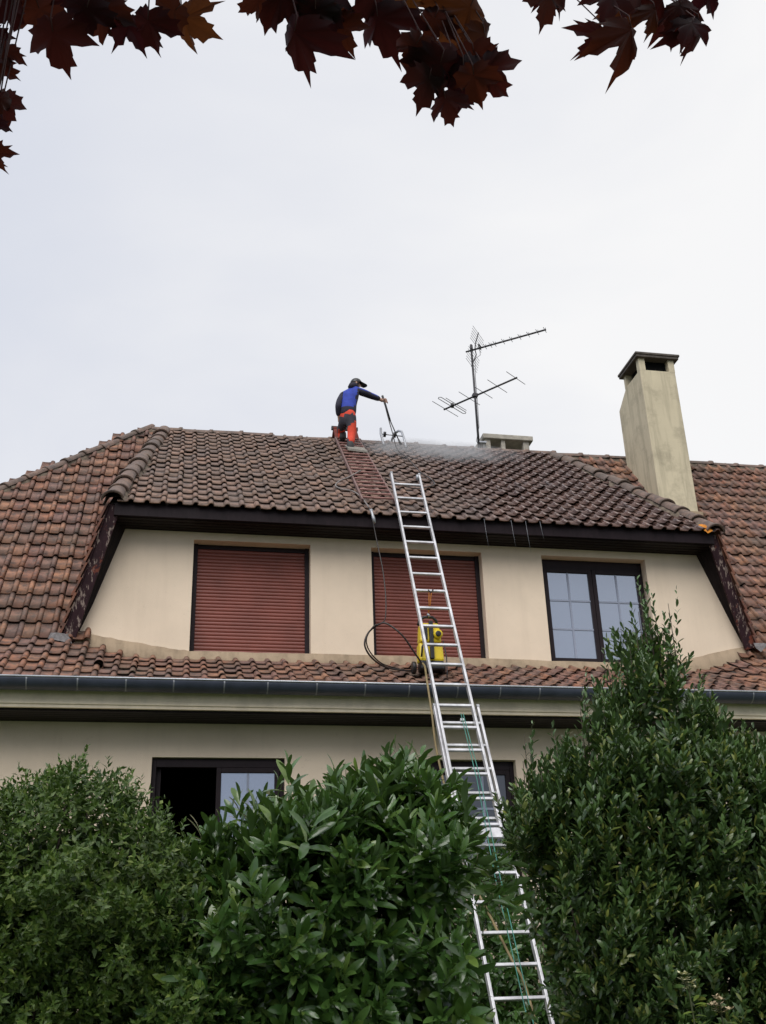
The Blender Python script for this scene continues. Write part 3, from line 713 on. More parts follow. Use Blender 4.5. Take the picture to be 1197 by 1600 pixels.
for s_ in (-1, 1):
    q = MB(); q.bar(lp_(-.0, -.068, 3.018 + s_ * .24), lp_(.10, -.068, 3.018 + s_ * .24), .05, .08, tuple(Ln)); q.build('rubber_foot', M_black, lad)
q = MB(); q.bar(lp_(4.30, .02, 3.005), lp_(4.30, .02, 3.045), .03, .03, tuple(Ln)); q.build('pulley_block', M_alu, lad)
q = MB(); c = lp_(8.10, .02, 3.185 - .045); q.tube([c + Vector((-.012, 0, 0)), c + Vector((.012, 0, 0))], .045, 14); q.build('top_wheel', M_galv, lad)
for i, (dx0, dx1) in enumerate(((-.012, .03), (.012, .075))):
    pts = [lp_(4.36, .045, 3.03 + dx0), lp_(3.6, .05, 3.05 + dx0 * 1.5), lp_(2.6, .06, 3.02 + dx0 * 2), lp_(1.5, .05, 2.98 + dx1), lp_(.3, .05, 2.96 + dx1)]
    q = MB(); q.tube(pts, .0045, 6); q.build('pull_cord', M_green, lad)

# ------------------------------------------------------------------ roof ladder (red) hooked on the ridge
dn = np.array([0, -m_dorm, 1.0]); dn /= np.linalg.norm(dn); DN = Vector(dn)
def rp_(x, y, h=0): return Vector((x, y, ZE + (y - YE) * m_dorm)) + DN * h
M_rail = wood('faded_red_rail', (.17, .11, .10), 0, .7); M_rungr = wood('lightened_red_rung', (.32, .17, .15), 0, .75)  # rungs coloured paler to stand for light on their top edges
rl = thing('roof_ladder', (2.6, 12.9, 7.7), 'old red wooden roof ladder hooked over the ridge under the worker', 'roof ladder')
tl, tr, bl, br = (2.635, 16.72), (3.045, 16.72), (2.385, 12.90), (2.83, 12.90)
for (a, c) in ((tl, bl), (tr, br)):
    q = MB(); q.bar(rp_(*a, .085), rp_(*c, .085), .026, .05, tuple(DN)); q.build('rail', M_rail, rl, .004)
nr = 20
for i in range(nr):
    t_ = (i + .3) / nr; a = rp_(bl[0] + (tl[0] - bl[0]) * t_ + .015, bl[1] + (tl[1] - bl[1]) * t_, .115); c = rp_(br[0] + (tr[0] - br[0]) * t_ - .015, br[1] + (tr[1] - br[1]) * t_, .115)
    q = MB(); q.bar(a, c, .030, .024, tuple(DN)); q.build('rung', M_rungr, rl, .004)
for xx in (2.66, 3.02):
    q = MB(); q.bar((xx, 16.62, 10.74), (xx, 16.90, 11.10), .06, .05); q.bar((xx, 16.84, 11.08), (xx, 17.22, 10.86), .06, .05); q.build('ridge_hook', M_redwood, rl)
q = MB(); q.box(2.60, 3.08, 16.86, 16.92, 11.06, 11.12); q.build('hook_bar', M_black, rl)

wd = thing('foot_wedge', (2.78, 15.62, 9.9), 'grey wooden wedge step under the right boot of the worker', 'wedge')
q = MB(); p0, p1 = rp_(2.66, 15.56, .14), rp_(2.94, 15.46, .14)
q.hexa([rp_(2.66, 15.58, .135), rp_(2.97, 15.50, .135), rp_(2.97, 15.84, .135), rp_(2.66, 15.92, .135), rp_(2.66, 15.58, .135) + Vector((0, 0, .045)), rp_(2.97, 15.50, .135) + Vector((0, 0, .03)), rp_(2.97, 15.84, .135) + Vector((0, 0, .005)), rp_(2.66, 15.92, .135) + Vector((0, 0, .01))])
q.build('wedge_block', simple('grey_wood', (.20, .185, .16), .9, 0, .3, 20), wd)

# galvanised ridge hook on wheels
hk = thing('wheeled_ridge_hook', (3.55, 16.4, 10.5), 'galvanised curved ridge hook with small axle wheels beside the lance', 'hook')
q = MB(); q.tube([rp_(3.43, 16.36, .09), Vector((3.45, 16.62, 10.88)), Vector((3.46, 16.66, 11.02))], .022, 8); q.build('hook_bar', M_galv, hk)
pts = [rp_(3.83, 16.36, .07), Vector((3.85, 16.55, 10.80)), Vector((3.84, 16.66, 10.98)), Vector((3.81, 16.78, 11.06)), Vector((3.77, 16.90, 11.07)), Vector((3.74, 17.02, 11.02)), Vector((3.72, 17.08, 10.92))]
q = MB(); q.tube(pts, .022, 8); q.build('hook_bar', M_galv, hk)
q = MB(); q.tube([(3.455, 16.58, 10.86), (3.85, 16.58, 10.84)], .011, 8); q.build('axle', M_galv, hk)
for xx in (3.51, 3.69):
    q = MB(); q.tube([(xx - .02, 16.58, 10.857), (xx + .02, 16.58, 10.855)], .05, 14); q.build('wheel', M_black, hk)

# ------------------------------------------------------------------ pressure washer hung on the ladder
pw_ = thing('pressure_washer', (2.99, 11.95, 5.15), 'yellow and black pressure washer hanging behind the ladder rungs', 'pressure washer')
def rounded(mb_, x0, x1, y0, y1, z0, z1, tx=0.0, m=0): # tapered body
    mb_.hexa([(x0, y0, z0), (x1, y0, z0), (x1, y1, z0), (x0, y1, z0), (x0 + tx, y0 + .03, z1), (x1 - tx, y0 + .03, z1), (x1 - tx, y1, z1), (x0 + tx, y1, z1)], m)
q = MB(); rounded(q, 2.845, 3.145, 11.90, 12.10, 5.26, 5.50, .008); q.build('lower_shell', M_yellow, pw_, .03)
q = MB(); rounded(q, 2.855, 3.125, 11.895, 12.08, 5.49, 5.74, .02); q.build('upper_shell', M_yellow, pw_, .03)
q = MB(); q.box(2.968, 3.018, 11.872, 11.91, 5.28, 5.75); q.build('centre_channel', M_black, pw_, .01)
q = MB(); q.tube([(3.072, 11.93, 5.585), (3.072, 11.865, 5.585)], .055, 20); q.build('dial_ring', M_yellow, pw_)
q = MB(); q.tube([(3.072, 11.88, 5.585), (3.072, 11.850, 5.585)], .034, 18); q.build('dial', M_black, pw_, .004)
q = MB(); q.box(2.905, 2.945, 11.880, 11.91, 5.52, 5.70); q.build('label_plate', M_black, pw_)
q = MB(); q.tube([(2.87, 12.02, 5.73), (2.885, 12.0, 5.80), (2.94, 11.98, 5.825), (3.04, 11.98, 5.825), (3.09, 12.0, 5.79), (3.10, 12.02, 5.73)], .019, 8); q.build('handle', M_black, pw_)
q = MB(); q.box(2.855, 3.135, 11.90, 12.09, 5.16, 5.27); q.build('base', M_black, pw_, .02)
for xx in (2.80, 3.15):
    q = MB(); q.tube([(xx - .022, 12.05, 5.215), (xx + .022, 12.05, 5.215)], .075, 18); q.build('wheel', M_black, pw_, .008)
q = MB(); q.tube([(2.86, 11.88, 5.30), (2.87, 11.86, 5.42), (2.90, 11.86, 5.48), (2.93, 11.87, 5.40), (2.95, 11.88, 5.28)], .012, 6); q.build('gun_hose', M_black, pw_)
q = MB(); q.tube([(3.13, 11.88, 5.50), (3.155, 11.86, 5.30), (3.15, 11.85, 5.12), (3.14, 11.84, 5.02)], .007, 6); q.build('power_lead', M_black, pw_)
sl_ = thing('hanging_strap', (2.98, 11.8, 5.85), 'orange cord strap tying the washer to a ladder rung', 'strap')
rz = 7.972 - 7 * .3 * Ld_.z; rpnt = lp_(rz, .0, 2.985)
q = MB()
for dx in (-.014, .016): q.tube([rpnt + Vector((dx, -.0, -.01)), Vector((2.985 + dx * .5, 11.86, 5.95)), Vector((2.985, 11.965, 5.835))], .006, 6)
q.build('cord', M_orange, sl_)
q = MB(); q.tube([rpnt + Vector((-.03, -.035, .0)), rpnt + Vector((-.0, -.04, -.035)), rpnt + Vector((.03, -.035, .0)), rpnt + Vector((.02, .03, .02)), rpnt + Vector((-.02, .03, .02))], .008, 6); q.build('knot', M_black, sl_)
q = MB(); q.tube([(2.975, 11.95, 5.86), (3.0, 11.95, 5.82)], .016, 8); q.build('carabiner', M_galv, sl_)

# ------------------------------------------------------------------ hoses
def spline(pts, n=10):
    P = [Vector(p) for p in pts]; out = []
    P = [P[0] * 2 - P[1]] + P + [P[-1] * 2 - P[-2]]
    for i in range(1, len(P) - 2):
        for k_ in range(n):
            t_ = k_ / n; a, b_, c, d = P[i - 1], P[i], P[i + 1], P[i + 2]
            out.append(.5 * ((2 * b_) + (c - a) * t_ + (2 * a - 5 * b_ + 4 * c - d) * t_ ** 2 + (-a + 3 * b_ - 3 * c + d) * t_ ** 3))
    out.append(P[-2]); return out

hs = thing('pressure_hose', (2.5, 12.1, 5.2), 'black pressure hose looping from the yellow washer up over the eave', 'hose')
q = MB(); q.tube(spline([(2.87, 11.9, 5.22), (2.75, 11.85, 5.37), (2.62, 11.8, 5.53), (2.46, 11.85, 5.68), (2.37, 11.9, 5.69), (2.25, 11.95, 5.60), (2.20, 11.95, 5.45), (2.28, 12.0, 5.32), (2.45, 12.1, 5.24), (2.64, 12.1, 5.20), (2.78, 12.12, 5.20)]), .011, 7); q.build('hose_loop', M_hose, hs)
q = MB(); q.tube(spline([(2.64, 12.1, 5.21), (2.42, 12.08, 5.27), (2.26, 11.97, 5.38), (2.22, 11.93, 5.52), (2.30, 11.90, 5.66), (2.39, 11.93, 5.71), (2.47, 12.05, 5.80), (2.51, 12.15, 5.98), (2.53, 12.25, 6.25), (2.52, 12.33, 6.58), (2.48, 12.4, 6.93), (2.45, 12.42, 7.15), (2.42, 12.42, 7.35), (2.40, 12.50, 7.49)]), .0075, 6); q.build('hose_riser', M_hose, hs)
q = MB(); q.tube([(2.455, 12.40, 7.22), (2.44, 12.405, 7.29), (2.425, 12.41, 7.36), (2.415, 12.43, 7.42)], [.015, .023, .016, .021], 8); q.build('hose_coupling', M_galv, hs)
q = MB(); q.tube(spline([(2.40, 12.50, 7.49), rp_(2.41, 12.75, .085), rp_(2.40, 13.1, .08), rp_(2.33, 13.35, .08), rp_(2.2, 13.45, .07), rp_(2.14, 13.62, .07), rp_(2.24, 13.87, .075), rp_(2.40, 14.02, .10), rp_(2.60, 14.2, .16)]), .011, 7); q.build('roof_hose', simple('grey_hose', (.17, .15, .14), .5), hs)
q = MB(); q.tube(spline([(3.43, 16.13, 11.24), (3.49, 16.14, 10.95), (3.55, 16.10, 10.62), (3.60, 16.0, 10.26), rp_(3.64, 15.5, .085), rp_(3.63, 14.84, .085), rp_(3.63, 14.54, .085), rp_(3.68, 14.37, .08), rp_(3.68, 13.99, .08), rp_(3.49, 13.76, .085), rp_(3.25, 13.66, .085), rp_(2.9, 13.9, .15)]), .009, 6); q.build('lance_hose', M_hose, hs)
yh = thing('ochre_hose', (2.9, 9.6, 0), 'thin ochre supply hose running down beside the ladder', 'hose')
q = MB(); q.tube(spline([(2.87, 11.88, 5.22), (2.85, 11.70, 5.12), (2.79, 11.4, 4.90), (2.78, 11.2, 4.45), (2.79, 11.12, 4.05), (2.83, 10.9, 3.49), (2.83, 10.3, 2.72), (2.91, 10.1, 2.41), (3.0, 10.0, 2.15), (3.07, 9.9, 1.93), (3.14, 9.8, 1.72), (3.18, 9.6, 1.2), (3.2, 9.5, .6), (3.1, 9.3, .02)]), .012, 7); q.build('hose_run', M_yhose, yh)

# ------------------------------------------------------------------ worker on the roof
def skin_mesh(name, verts, edges, radii, sub=2):
    me = bpy.data.meshes.new(name + '_sk'); me.from_pydata(verts, edges, []); o = bpy.data.objects.new(name + '_sk', me); col.objects.link(o)
    sm = o.modifiers.new('skin', 'SKIN'); sm.use_smooth_shade = True
    ly = me.skin_vertices[0].data
    for i, r in enumerate(radii): ly[i].radius = r if isinstance(r, tuple) else (r, r)
    ly[0].use_root = True
    sb = o.modifiers.new('sub', 'SUBSURF'); sb.levels = sub; sb.render_levels = sub
    dg = bpy.context.evaluated_depsgraph_get(); ev = o.evaluated_get(dg); out = bpy.data.meshes.new_from_object(ev); out.name = name
    bpy.data.objects.remove(o); 
    return out
per = thing('person', (2.72, 15.8, 9.98), 'worker in blue jacket and orange trousers cleaning the roof ridge', 'person')
pel = (2.73, 15.90, 10.80)
J = dict(pel=pel, waist=(2.735, 15.92, 10.96), chest=(2.775, 15.97, 11.17), upch=(2.82, 16.01, 11.32), neck=(2.875, 16.04, 11.41), head=(2.915, 16.06, 11.50), crown=(2.925, 16.06, 11.60),
         rsh=(2.925, 15.95, 11.335), rel=(3.165, 16.08, 11.335), rwr=(3.375, 16.12, 11.285), lsh=(2.665, 15.99, 11.22), lel=(2.565, 15.87, 10.96), lwr=(2.60, 15.98, 10.78),
         rhip=(2.795, 15.88, 10.74), rkn=(2.79, 15.90, 10.40), ran=(2.735, 15.735, 10.09), rto=(2.755, 15.90, 10.055), lhip=(2.665, 15.93, 10.74), lkn=(2.66, 16.20, 10.56), lan=(2.69, 16.22, 10.52))
M_skin = simple('skin', (.42, .25, .18), .55, 0, .1); M_blue = simple('blue_cloth', (.025, .05, .33), .85, 0, .2, 14, .4, 40); M_navy = simple('navy_cloth', (.016, .015, .030), .85, 0, .25, 14, .4, 40)
M_greyt = simple('charcoal_cloth', (.045, .042, .055), .9, 0, .25, 14, .4, 40); M_orng = simple('orange_cloth', (.60, .055, .024), .85, 0, .12, 14, .4, 40); M_boot = simple('boot_rubber', (.03, .028, .028), .7); M_hair = simple('dark_hair', (.02, .014, .011), .8)
# body (skin) : trunk, head, arms with hands, legs
bv = [pel, (2.735, 15.92, 10.96), (2.775, 15.97, 11.17), (2.85, 16.03, 11.36), (2.885, 16.045, 11.43), (2.918, 16.06, 11.50), (2.925, 16.06, 11.585), J['rsh'], J['rel'], J['rwr'], (3.42, 16.125, 11.265), J['lsh'], J['lel'], J['lwr'], (2.615, 16.02, 10.71), J['rhip'], J['rkn'], (2.745, 15.76, 10.16), (2.75, 15.78, 10.09), J['lhip'], (2.66, 16.24, 10.70), (2.685, 16.20, 10.50)]
be = [(0, 1), (1, 2), (2, 3), (3, 4), (4, 5), (5, 6), (3, 7), (7, 8), (8, 9), (9, 10), (3, 11), (11, 12), (12, 13), (13, 14), (0, 15), (15, 16), (16, 17), (17, 18), (0, 19), (19, 20), (20, 21)]
brd = [(.09, .075), (.09, .075), (.10, .08), (.06, .06), (.052, .052), (.078, .09), (.07, .085), .05, .04, .032, .035, .05, .04, .030, .033, .06, .05, .032, .022, .06, .05, .032]
bme = skin_mesh('body', bv, be, brd); q = MB(); q.v = [tuple(v.co) for v in bme.vertices]; q.f = [tuple(p.vertices) for p in bme.polygons]; q.m = [0] * len(q.f); q.sm = [True] * len(q.f)
hand = Vector((3.425, 16.125, 11.265)); lan_d = Vector((.31, .1, -.95)).normalized()
for i, ln_ in enumerate((.085, .095, .09, .075)):      # fingers round the lance
    b0 = hand + lan_d * (-.03 + i * .022) + Vector((.0, -.018, 0)); q.tube([b0, b0 + Vector((.022, -.022, 0)), b0 + Vector((.044, -.012, -.002)), b0 + Vector((.048, .012 * ln_ / .09, -.004))], [.011, .0105, .0095, .008], 6)
q.tube([hand + lan_d * -.045 + Vector((-.01, .01, .0)), hand + lan_d * -.055 + Vector((.02, .022, 0)), hand + lan_d * -.05 + Vector((.042, .015, 0))], [.013, .012, .009], 6)
q.tube([(2.975, 16.05, 11.515), (2.998, 16.05, 11.502), (3.004, 16.05, 11.488)], [.02, .016, .008], 6)       # nose, turned to the right
q.tube([(2.91, 15.975, 11.525), (2.91, 15.965, 11.505), (2.912, 15.972, 11.48)], [.014, .02, .01], 6)          # ear
q.build('body', M_skin, per)
# jacket
jv = [(2.735, 15.905, 10.74), (2.74, 15.925, 10.98), (2.775, 15.965, 11.15), (2.82, 16.0, 11.30), (2.87, 16.03, 11.40), J['rsh'], (3.05, 16.02, 11.345), J['rel'], (3.27, 16.10, 11.315), (3.365, 16.12, 11.29), J['lsh'], (2.60, 15.92, 11.09), J['lel'], (2.575, 15.93, 10.87), (2.595, 15.97, 10.80)]
jr = [(.172, .135), (.155, .118), (.165, .125), (.13, .115), (.085, .08), (.083, .083), .07, .062, .055, .046, (.075, .075), .06, .055, .05, .045]
jme = skin_mesh('jacket', jv, [(0, 1), (1, 2), (2, 3), (3, 4), (3, 5), (5, 6), (6, 7), (7, 8), (8, 9), (3, 10), (10, 11), (11, 12), (12, 13), (13, 14)], jr)
for m_ in (M_blue, M_navy, M_orng): jme.materials.append(m_)
ax = (Vector((2.84, 16.02, 11.36)) - Vector((2.735, 15.91, 10.84))).normalized()
for p in jme.polygons:
    c = p.center; t_ = (c - Vector((2.735, 15.91, 10.84))).dot(ax); cl = Vector((2.735, 15.91, 10.84)) + ax * t_; side = c.x - cl.x
    mi = 1
    if t_ > .075 and -.135 < side < .085 and p.normal.y < .35 and c.y < cl.y + .05: mi = 0
    if c.x > 2.90 and c.x < 3.38 and p.normal.z > .35: mi = 0
    if t_ < -.035: mi = 1
    p.material_index = mi
link('jacket', jme, None, per)
q = MB(); q.tube([(2.79, 15.93, 11.37), (2.82, 15.94, 11.42), (2.875, 15.96, 11.44), (2.93, 15.98, 11.42)], [.045, .06, .06, .04], 10); q.build('hood', M_navy, per)
# trousers
tv_ = [(2.735, 15.915, 10.95), (2.73, 15.91, 10.76), (2.80, 15.885, 10.68), (2.80, 15.90, 10.54), (2.79, 15.895, 10.40), (2.765, 15.83, 10.28), (2.745, 15.77, 10.18), (2.665, 15.95, 10.69), (2.66, 16.10, 10.66), (2.66, 16.21, 10.63), (2.672, 16.20, 10.56), (2.68, 16.19, 10.50)]
tr_ = [(.15, .12), (.158, .128), .098, .084, .076, .072, .066, .09, .082, .075, .068, .062]
tme = skin_mesh('trousers', tv_, [(0, 1), (1, 2), (2, 3), (3, 4), (4, 5), (5, 6), (1, 7), (7, 8), (8, 9), (9, 10), (10, 11)], tr_)
for m_ in (M_greyt, M_orng): tme.materials.append(m_)
for p in tme.polygons:
    c = p.center; mi = 0
    if c.z > 10.77: mi = 1
    elif c.y < 16.05 and c.x > 2.715:
        if c.z < 10.60 + (c.x - 2.78) * .9: mi = 1
        if c.x > 2.835 and c.z < 10.30: mi = 0
    elif c.y > 16.08 and c.z < 10.62 and c.x > 2.60: mi = 1
    p.material_index = mi
link('trousers', tme, None, per)
# boots
for (hx, hy, hz, tx, ty, tz) in ((2.735, 15.67, 10.03, 2.765, 15.90, 10.06), (2.685, 16.13, 10.475, 2.70, 16.36, 10.56)):
    d = Vector((tx - hx, ty - hy, tz - hz)).normalized()
    bm_ = skin_mesh('boot', [(hx + .005, hy + .07, hz + .17), (hx, hy + .035, hz + .03), (hx + d.x * .12, hy + d.y * .12, hz + d.z * .12 + .01), (tx, ty, tz)], [(0, 1), (1, 2), (2, 3)], [(.066, .068), (.068, .07), (.052, .062), (.04, .05)])
    link('boot', bm_, M_boot, per)
# cap and hair
q = MB(); V = []; hc = Vector((2.920, 16.06, 11.545)); n1, n2 = 14, 5
for i in range(n2 + 1):
    t_ = (PI / 2) * i / n2
    for j in range(n1):
        a = 2 * PI * j / n1; V.append(hc + Vector((.105 * math.cos(a) * math.cos(t_), .098 * math.sin(a) * math.cos(t_), .098 * math.sin(t_))))
q.add(V, [(i * n1 + j, i * n1 + (j + 1) % n1, (i + 1) * n1 + (j + 1) % n1, (i + 1) * n1 + j) for i in range(n2) for j in range(n1)], 0, True)
V = []
for i in range(7):
    a = -1.0 + 2.0 * i / 6; V += [hc + Vector((.100 * math.cos(a), .095 * math.sin(a), .008)), hc + Vector((.075 + .125 * math.cos(a), .085 * math.sin(a), -.035))]
V += [v + Vector((0, 0, .008)) for v in V]
q.add(V, [(2 * i, 2 * i + 1, 2 * i + 3, 2 * i + 2) for i in range(6)] + [(14 + 2 * i, 14 + 2 * i + 2, 14 + 2 * i + 3, 14 + 2 * i + 1) for i in range(6)] + [(2 * i + 1, 15 + 2 * i, 17 + 2 * i, 2 * i + 3) for i in range(6)], 0, True)
q.build('cap', M_black, per)
q = MB(); V = []
for i in range(5):
    t_ = -.9 + .9 * i / 4
    for j in range(9):
        a = PI * .62 + (PI * 1.05) * j / 8; V.append(Vector((2.916, 16.058, 11.54)) + Vector((.096 * math.cos(a) * math.cos(t_), .1 * math.sin(a) * math.cos(t_), .1 * math.sin(t_))))
q.add(V, [(i * 9 + j, i * 9 + j + 1, i * 9 + 10 + j, i * 9 + 9 + j) for i in range(4) for j in range(8)], 0, True); q.build('hair', M_hair, per)
# lance
lc = thing('spray_lance', (3.7, 16.2, 10.35), 'black spray lance held in the right hand of the worker', 'lance')
q = MB(); q.tube([(3.395, 16.115, 11.37), (3.455, 16.135, 11.17), (3.53, 16.16, 10.90)], [.021, .019, .014], 8); q.build('grip', M_black, lc)
q = MB(); q.tube([(3.53, 16.16, 10.90), (3.70, 16.215, 10.50)], .0105, 8); q.build('tube', M_black, lc)
q = MB(); q.tube([(3.675, 16.207, 10.56), (3.72, 16.222, 10.47)], [.014, .027], 8); q.build('nozzle', M_black, lc)

# ------------------------------------------------------------------ spray mist and water trickling from the eave
mm_, t, b = newmat('water_mist'); t.nodes.remove(b); out = t.nodes['Material Output']
tcn = N(t, 'ShaderNodeTexCoord'); ln_ = N(t, 'ShaderNodeVectorMath', operation='LENGTH'); t.links.new(tcn.outputs['Object'], ln_.inputs[0])
fall = mapr(t, ln_.outputs['Value'], .12, 1.0, 1, 0); nz_ = noise(t, 1.7, 4, .5, geo_pos(t), .3)
dm = N(t, 'ShaderNodeMath', operation='MULTIPLY'); t.links.new(fall, dm.inputs[0]); t.links.new(mapr(t, nz_.outputs['Fac'], .36, .68, 0, 1), dm.inputs[1])
dm2 = N(t, 'ShaderNodeMath', operation='MULTIPLY'); t.links.new(dm.outputs[0], dm2.inputs[0]); dm2.inputs[1].default_value = 4.0
pv = N(t, 'ShaderNodeVolumePrincipled'); pv.inputs['Color'].default_value = (.95, .95, .96, 1); pv.inputs['Anisotropy'].default_value = .2; t.links.new(dm2.outputs[0], pv.inputs['Density']); t.links.new(pv.outputs[0], out.inputs['Volume'])
def mist(c, s_):
    bm = bmesh.new(); bmesh.ops.create_icosphere(bm, subdivisions=3, radius=1.0); me = bpy.data.meshes.new('spray_mist'); bm.to_mesh(me); bm.free()
    o = link('spray_mist', me, mm_, None, Matrix.Translation(c) @ Matrix.Rotation(math.atan(m_dorm), 4, 'X') @ Matrix.Diagonal((*s_, 1)), kind='stuff'); o['label'] = 'white water mist drifting along the ridge from the lance'; o['category'] = 'mist'
mist((4.35, 16.12, 10.33), (1.7, .95, .17))
M_water = simple('trickle_water', (.22, .23, .25), .1)
for i, (x, z0, z1) in enumerate(((3.94, 7.40, 6.97), (4.31, 7.40, 7.0), (4.51, 7.40, 6.93), (4.71, 7.40, 7.12))):
    q = MB(); q.tube([(x, 12.485, z0), (x + .012, 12.475, (z0 + z1) / 2), (x + .03, 12.47, z1)], [.0025, .002, .001], 5)
    tag(q.build('water_trickle', M_water), 'thin trickle of water falling from the dormer eave tiles', 'water', 'trickles under the wet eave')

# ------------------------------------------------------------------ foliage
def leaf_template(wd, fold=.035, curl=.13, ys=(0, .16, .42, .72, 1.0), ws=(.03, .62, 1.0, .66, 0.02)):
    V, F = [], []
    for y, w_ in zip(ys, ws):
        zc = -curl * y * y + .03 * math.sin(y * PI)
        V += [(-wd / 2 * w_, y, zc + fold * w_), (0, y, zc), (wd / 2 * w_, y, zc + fold * w_)]
    for i in range(len(ys) - 1):
        for k_ in range(2): F.append((i * 3 + k_, i * 3 + k_ + 1, i * 3 + 4 + k_, i * 3 + 3 + k_))
    return np.array(V), np.array(F)
T_laurel = leaf_template(.26, .03, .16, (0, .14, .42, .70, .90, 1.0), (.05, .5, .95, 1.0, .6, .03)); T_bay = leaf_template(.36, .03, .08, (0, .2, .5, .8, 1.0), (.05, .62, 1.0, .75, .03)); T_priv = leaf_template(.46, .04, .12, (0, .35, 1.0), (.1, 1.0, .04))
def norm(a): return a / np.maximum(np.linalg.norm(a, axis=-1, keepdims=True), 1e-9)
def shoots(starts, axes, L, n, leaf, p0=78, p1=22, droop=.15, start=.2):
    """leaves spiralling up each shoot; returns rotation*scale, translation"""
    S = len(starts); axes = norm(axes); ref = norm(rng.normal(size=(S, 3))); u = norm(np.cross(axes, ref)); v = np.cross(axes, u)
    t_ = np.linspace(start, 1, n)[None] + rng.normal(0, .02, (S, n)); az = (np.arange(n) * 2.4)[None] + rng.uniform(0, 6.28, (S, 1)) + rng.normal(0, .25, (S, n))
    pa = np.radians(p0 + (p1 - p0) * t_ + rng.normal(0, 10, (S, n)))
    rad = u[:, None] * np.cos(az)[..., None] + v[:, None] * np.sin(az)[..., None]
    d = axes[:, None] * np.cos(pa)[..., None] + rad * np.sin(pa)[..., None]
    d[..., 2] -= droop * (1.15 - t_); d = norm(d)
    nn = axes[:, None] - d * np.sum(axes[:, None] * d, -1, keepdims=True); nn = norm(nn + rng.normal(0, .18, nn.shape)); nn = norm(nn - d * np.sum(nn * d, -1, keepdims=True))
    x = np.cross(d, nn); pos = starts[:, None] + axes[:, None] * (np.asarray(L).reshape(-1, 1) * t_)[..., None]
    sz = leaf * rng.uniform(.6, 1.2, (S, n)) * (1.06 - .38 * np.clip(t_, 0, 1) ** 3)
    Rm = np.stack([x, d, nn], -1) * sz[..., None, None]
    return Rm.reshape(-1, 3, 3), pos.reshape(-1, 3)
def shell(prof_, yc, hd, n, zmin, shoulder, lump=.12, reject=None, back=.35):
    """clump centres and outward directions over a rounded hedge body with top profile prof_"""
    xs_ = np.array([p[0] for p in prof_]); zs_ = np.array([p[1] for p in prof_]); out = []; dirs = []
    ph = rng.uniform(0, 6.28, 6)
    while len(out) < n:
        x = rng.uniform(xs_[0], xs_[-1]); zt = np.interp(x, xs_, zs_); sh = max(zmin + .2, zt - shoulder)
        la = sh - zmin; lb = 1.35 * shoulder
        if rng.random() < la / (la + lb): phi = 0; z = rng.uniform(zmin, sh)
        else: phi = rng.uniform(0, PI / 2 + back); z = sh + (zt - sh) * math.sin(phi)
        h_ = hd * (1 + lump * (math.sin(5.1 * x + ph[0]) * math.sin(4.3 * z + ph[1]) + .7 * math.sin(11 * x + ph[2]) * math.sin(9 * z + ph[3])))
        y = yc - h_ * math.cos(phi) * rng.uniform(.72, 1.14); z += rng.normal(0, .035)
        if reject and reject(x, y, z): continue
        out.append((x, y, z)); dirs.append((rng.normal(0, .25), -math.cos(phi) - .05, math.sin(phi) + .15))
    return np.array(out), norm(np.array(dirs))
def fill(prof_, y0, y1, n, zmin, leaf, reject=None):
    xs_ = np.array([p[0] for p in prof_]); zs_ = np.array([p[1] for p in prof_]); P = []
    while len(P) < n:
        x = rng.uniform(xs_[0], xs_[-1]); zt = np.interp(x, xs_, zs_) - .06; z = rng.uniform(zmin, zt); y = rng.uniform(y0, y1)
        if reject and reject(x, y, z): continue
        P.append((x, y, z))
    P = np.array(P); d = norm(rng.normal(size=(n, 3)) + np.array([0, -.3, 0])); nn = norm(np.array([0, -.2, .8]) + rng.normal(0, .5, (n, 3))); nn = norm(nn - d * np.sum(nn * d, 1, keepdims=True))
    return np.stack([np.cross(d, nn), d, nn], -1) * (leaf * rng.uniform(.7, 1.2, n))[:, None, None], P
def leafy(name, base, label, cat, mat, tpl, Rm, T, stems, group=None, pieces=300, young=(0, 0)):
    root = thing(name, base, label, cat, group); N_ = len(T)
    rn = rng.random(N_) * .8; rn[young[0]:young[1]] = rng.uniform(.72, .99, young[1] - young[0]); pick = np.zeros(N_, bool)
    if pieces:
        c = T + Rm[:, :, 1] * .5; x, y, z = proj_px(c); size = np.linalg.norm(Rm[:, :, 1], axis=1)
        vw = norm(CAM - c); fac = np.abs(np.sum(vw * norm(Rm[:, :, 2]), 1))
        sc = size * size * fac / z ** 2 * np.where((x > 5) & (x < 761) & (y > 5) & (y < 1015), 1, 0); 
        sc *= (np.sum(vw * norm(c - np.array([base[0], base[1] + .3, c[:, 2].mean()])), 1) > .1)
        pick[np.argsort(-sc * (1 / z ** 3))[:pieces]] = True
        variants = []
        for k_ in range(4):
            V = tpl[0].copy(); V[:, 2] += V[:, 1] ** 2 * (-.08 + .05 * k_); me = np_mesh('leaf', V, tpl[1], np.full(len(V), 0.0)); me.materials.append(mat); variants.append(me)
        for j, i in enumerate(np.nonzero(pick)[0]): link('leaf', variants[j % 4], None, root, mat4(Rm[i], T[i]))
    me = instance_mesh('foliage', tpl[0], tpl[1], Rm[~pick], T[~pick], rn[~pick]); link('foliage', me, mat, root, kind='stuff')
    for st in stems:
        q = MB(); q.tube(st[0], st[1], 6); q.build('stem', M_stem, root)
    return root
def grow(cl, dr, per_clump, spread, rad, L, n, leaf, up=.35, **kw):
    idx = np.repeat(np.arange(len(cl)), per_clump); st = cl[idx] + rng.normal(0, rad, (len(idx), 3)); ax_ = dr[idx] + rng.normal(0, spread, (len(idx), 3)); ax_[:, 2] += up
    return shoots(st, ax_, np.asarray(L) * rng.uniform(.7, 1.25, len(idx)), n, leaf, **kw)
def cat2(*a): return np.concatenate([i[0] for i in a]), np.concatenate([i[1] for i in a])
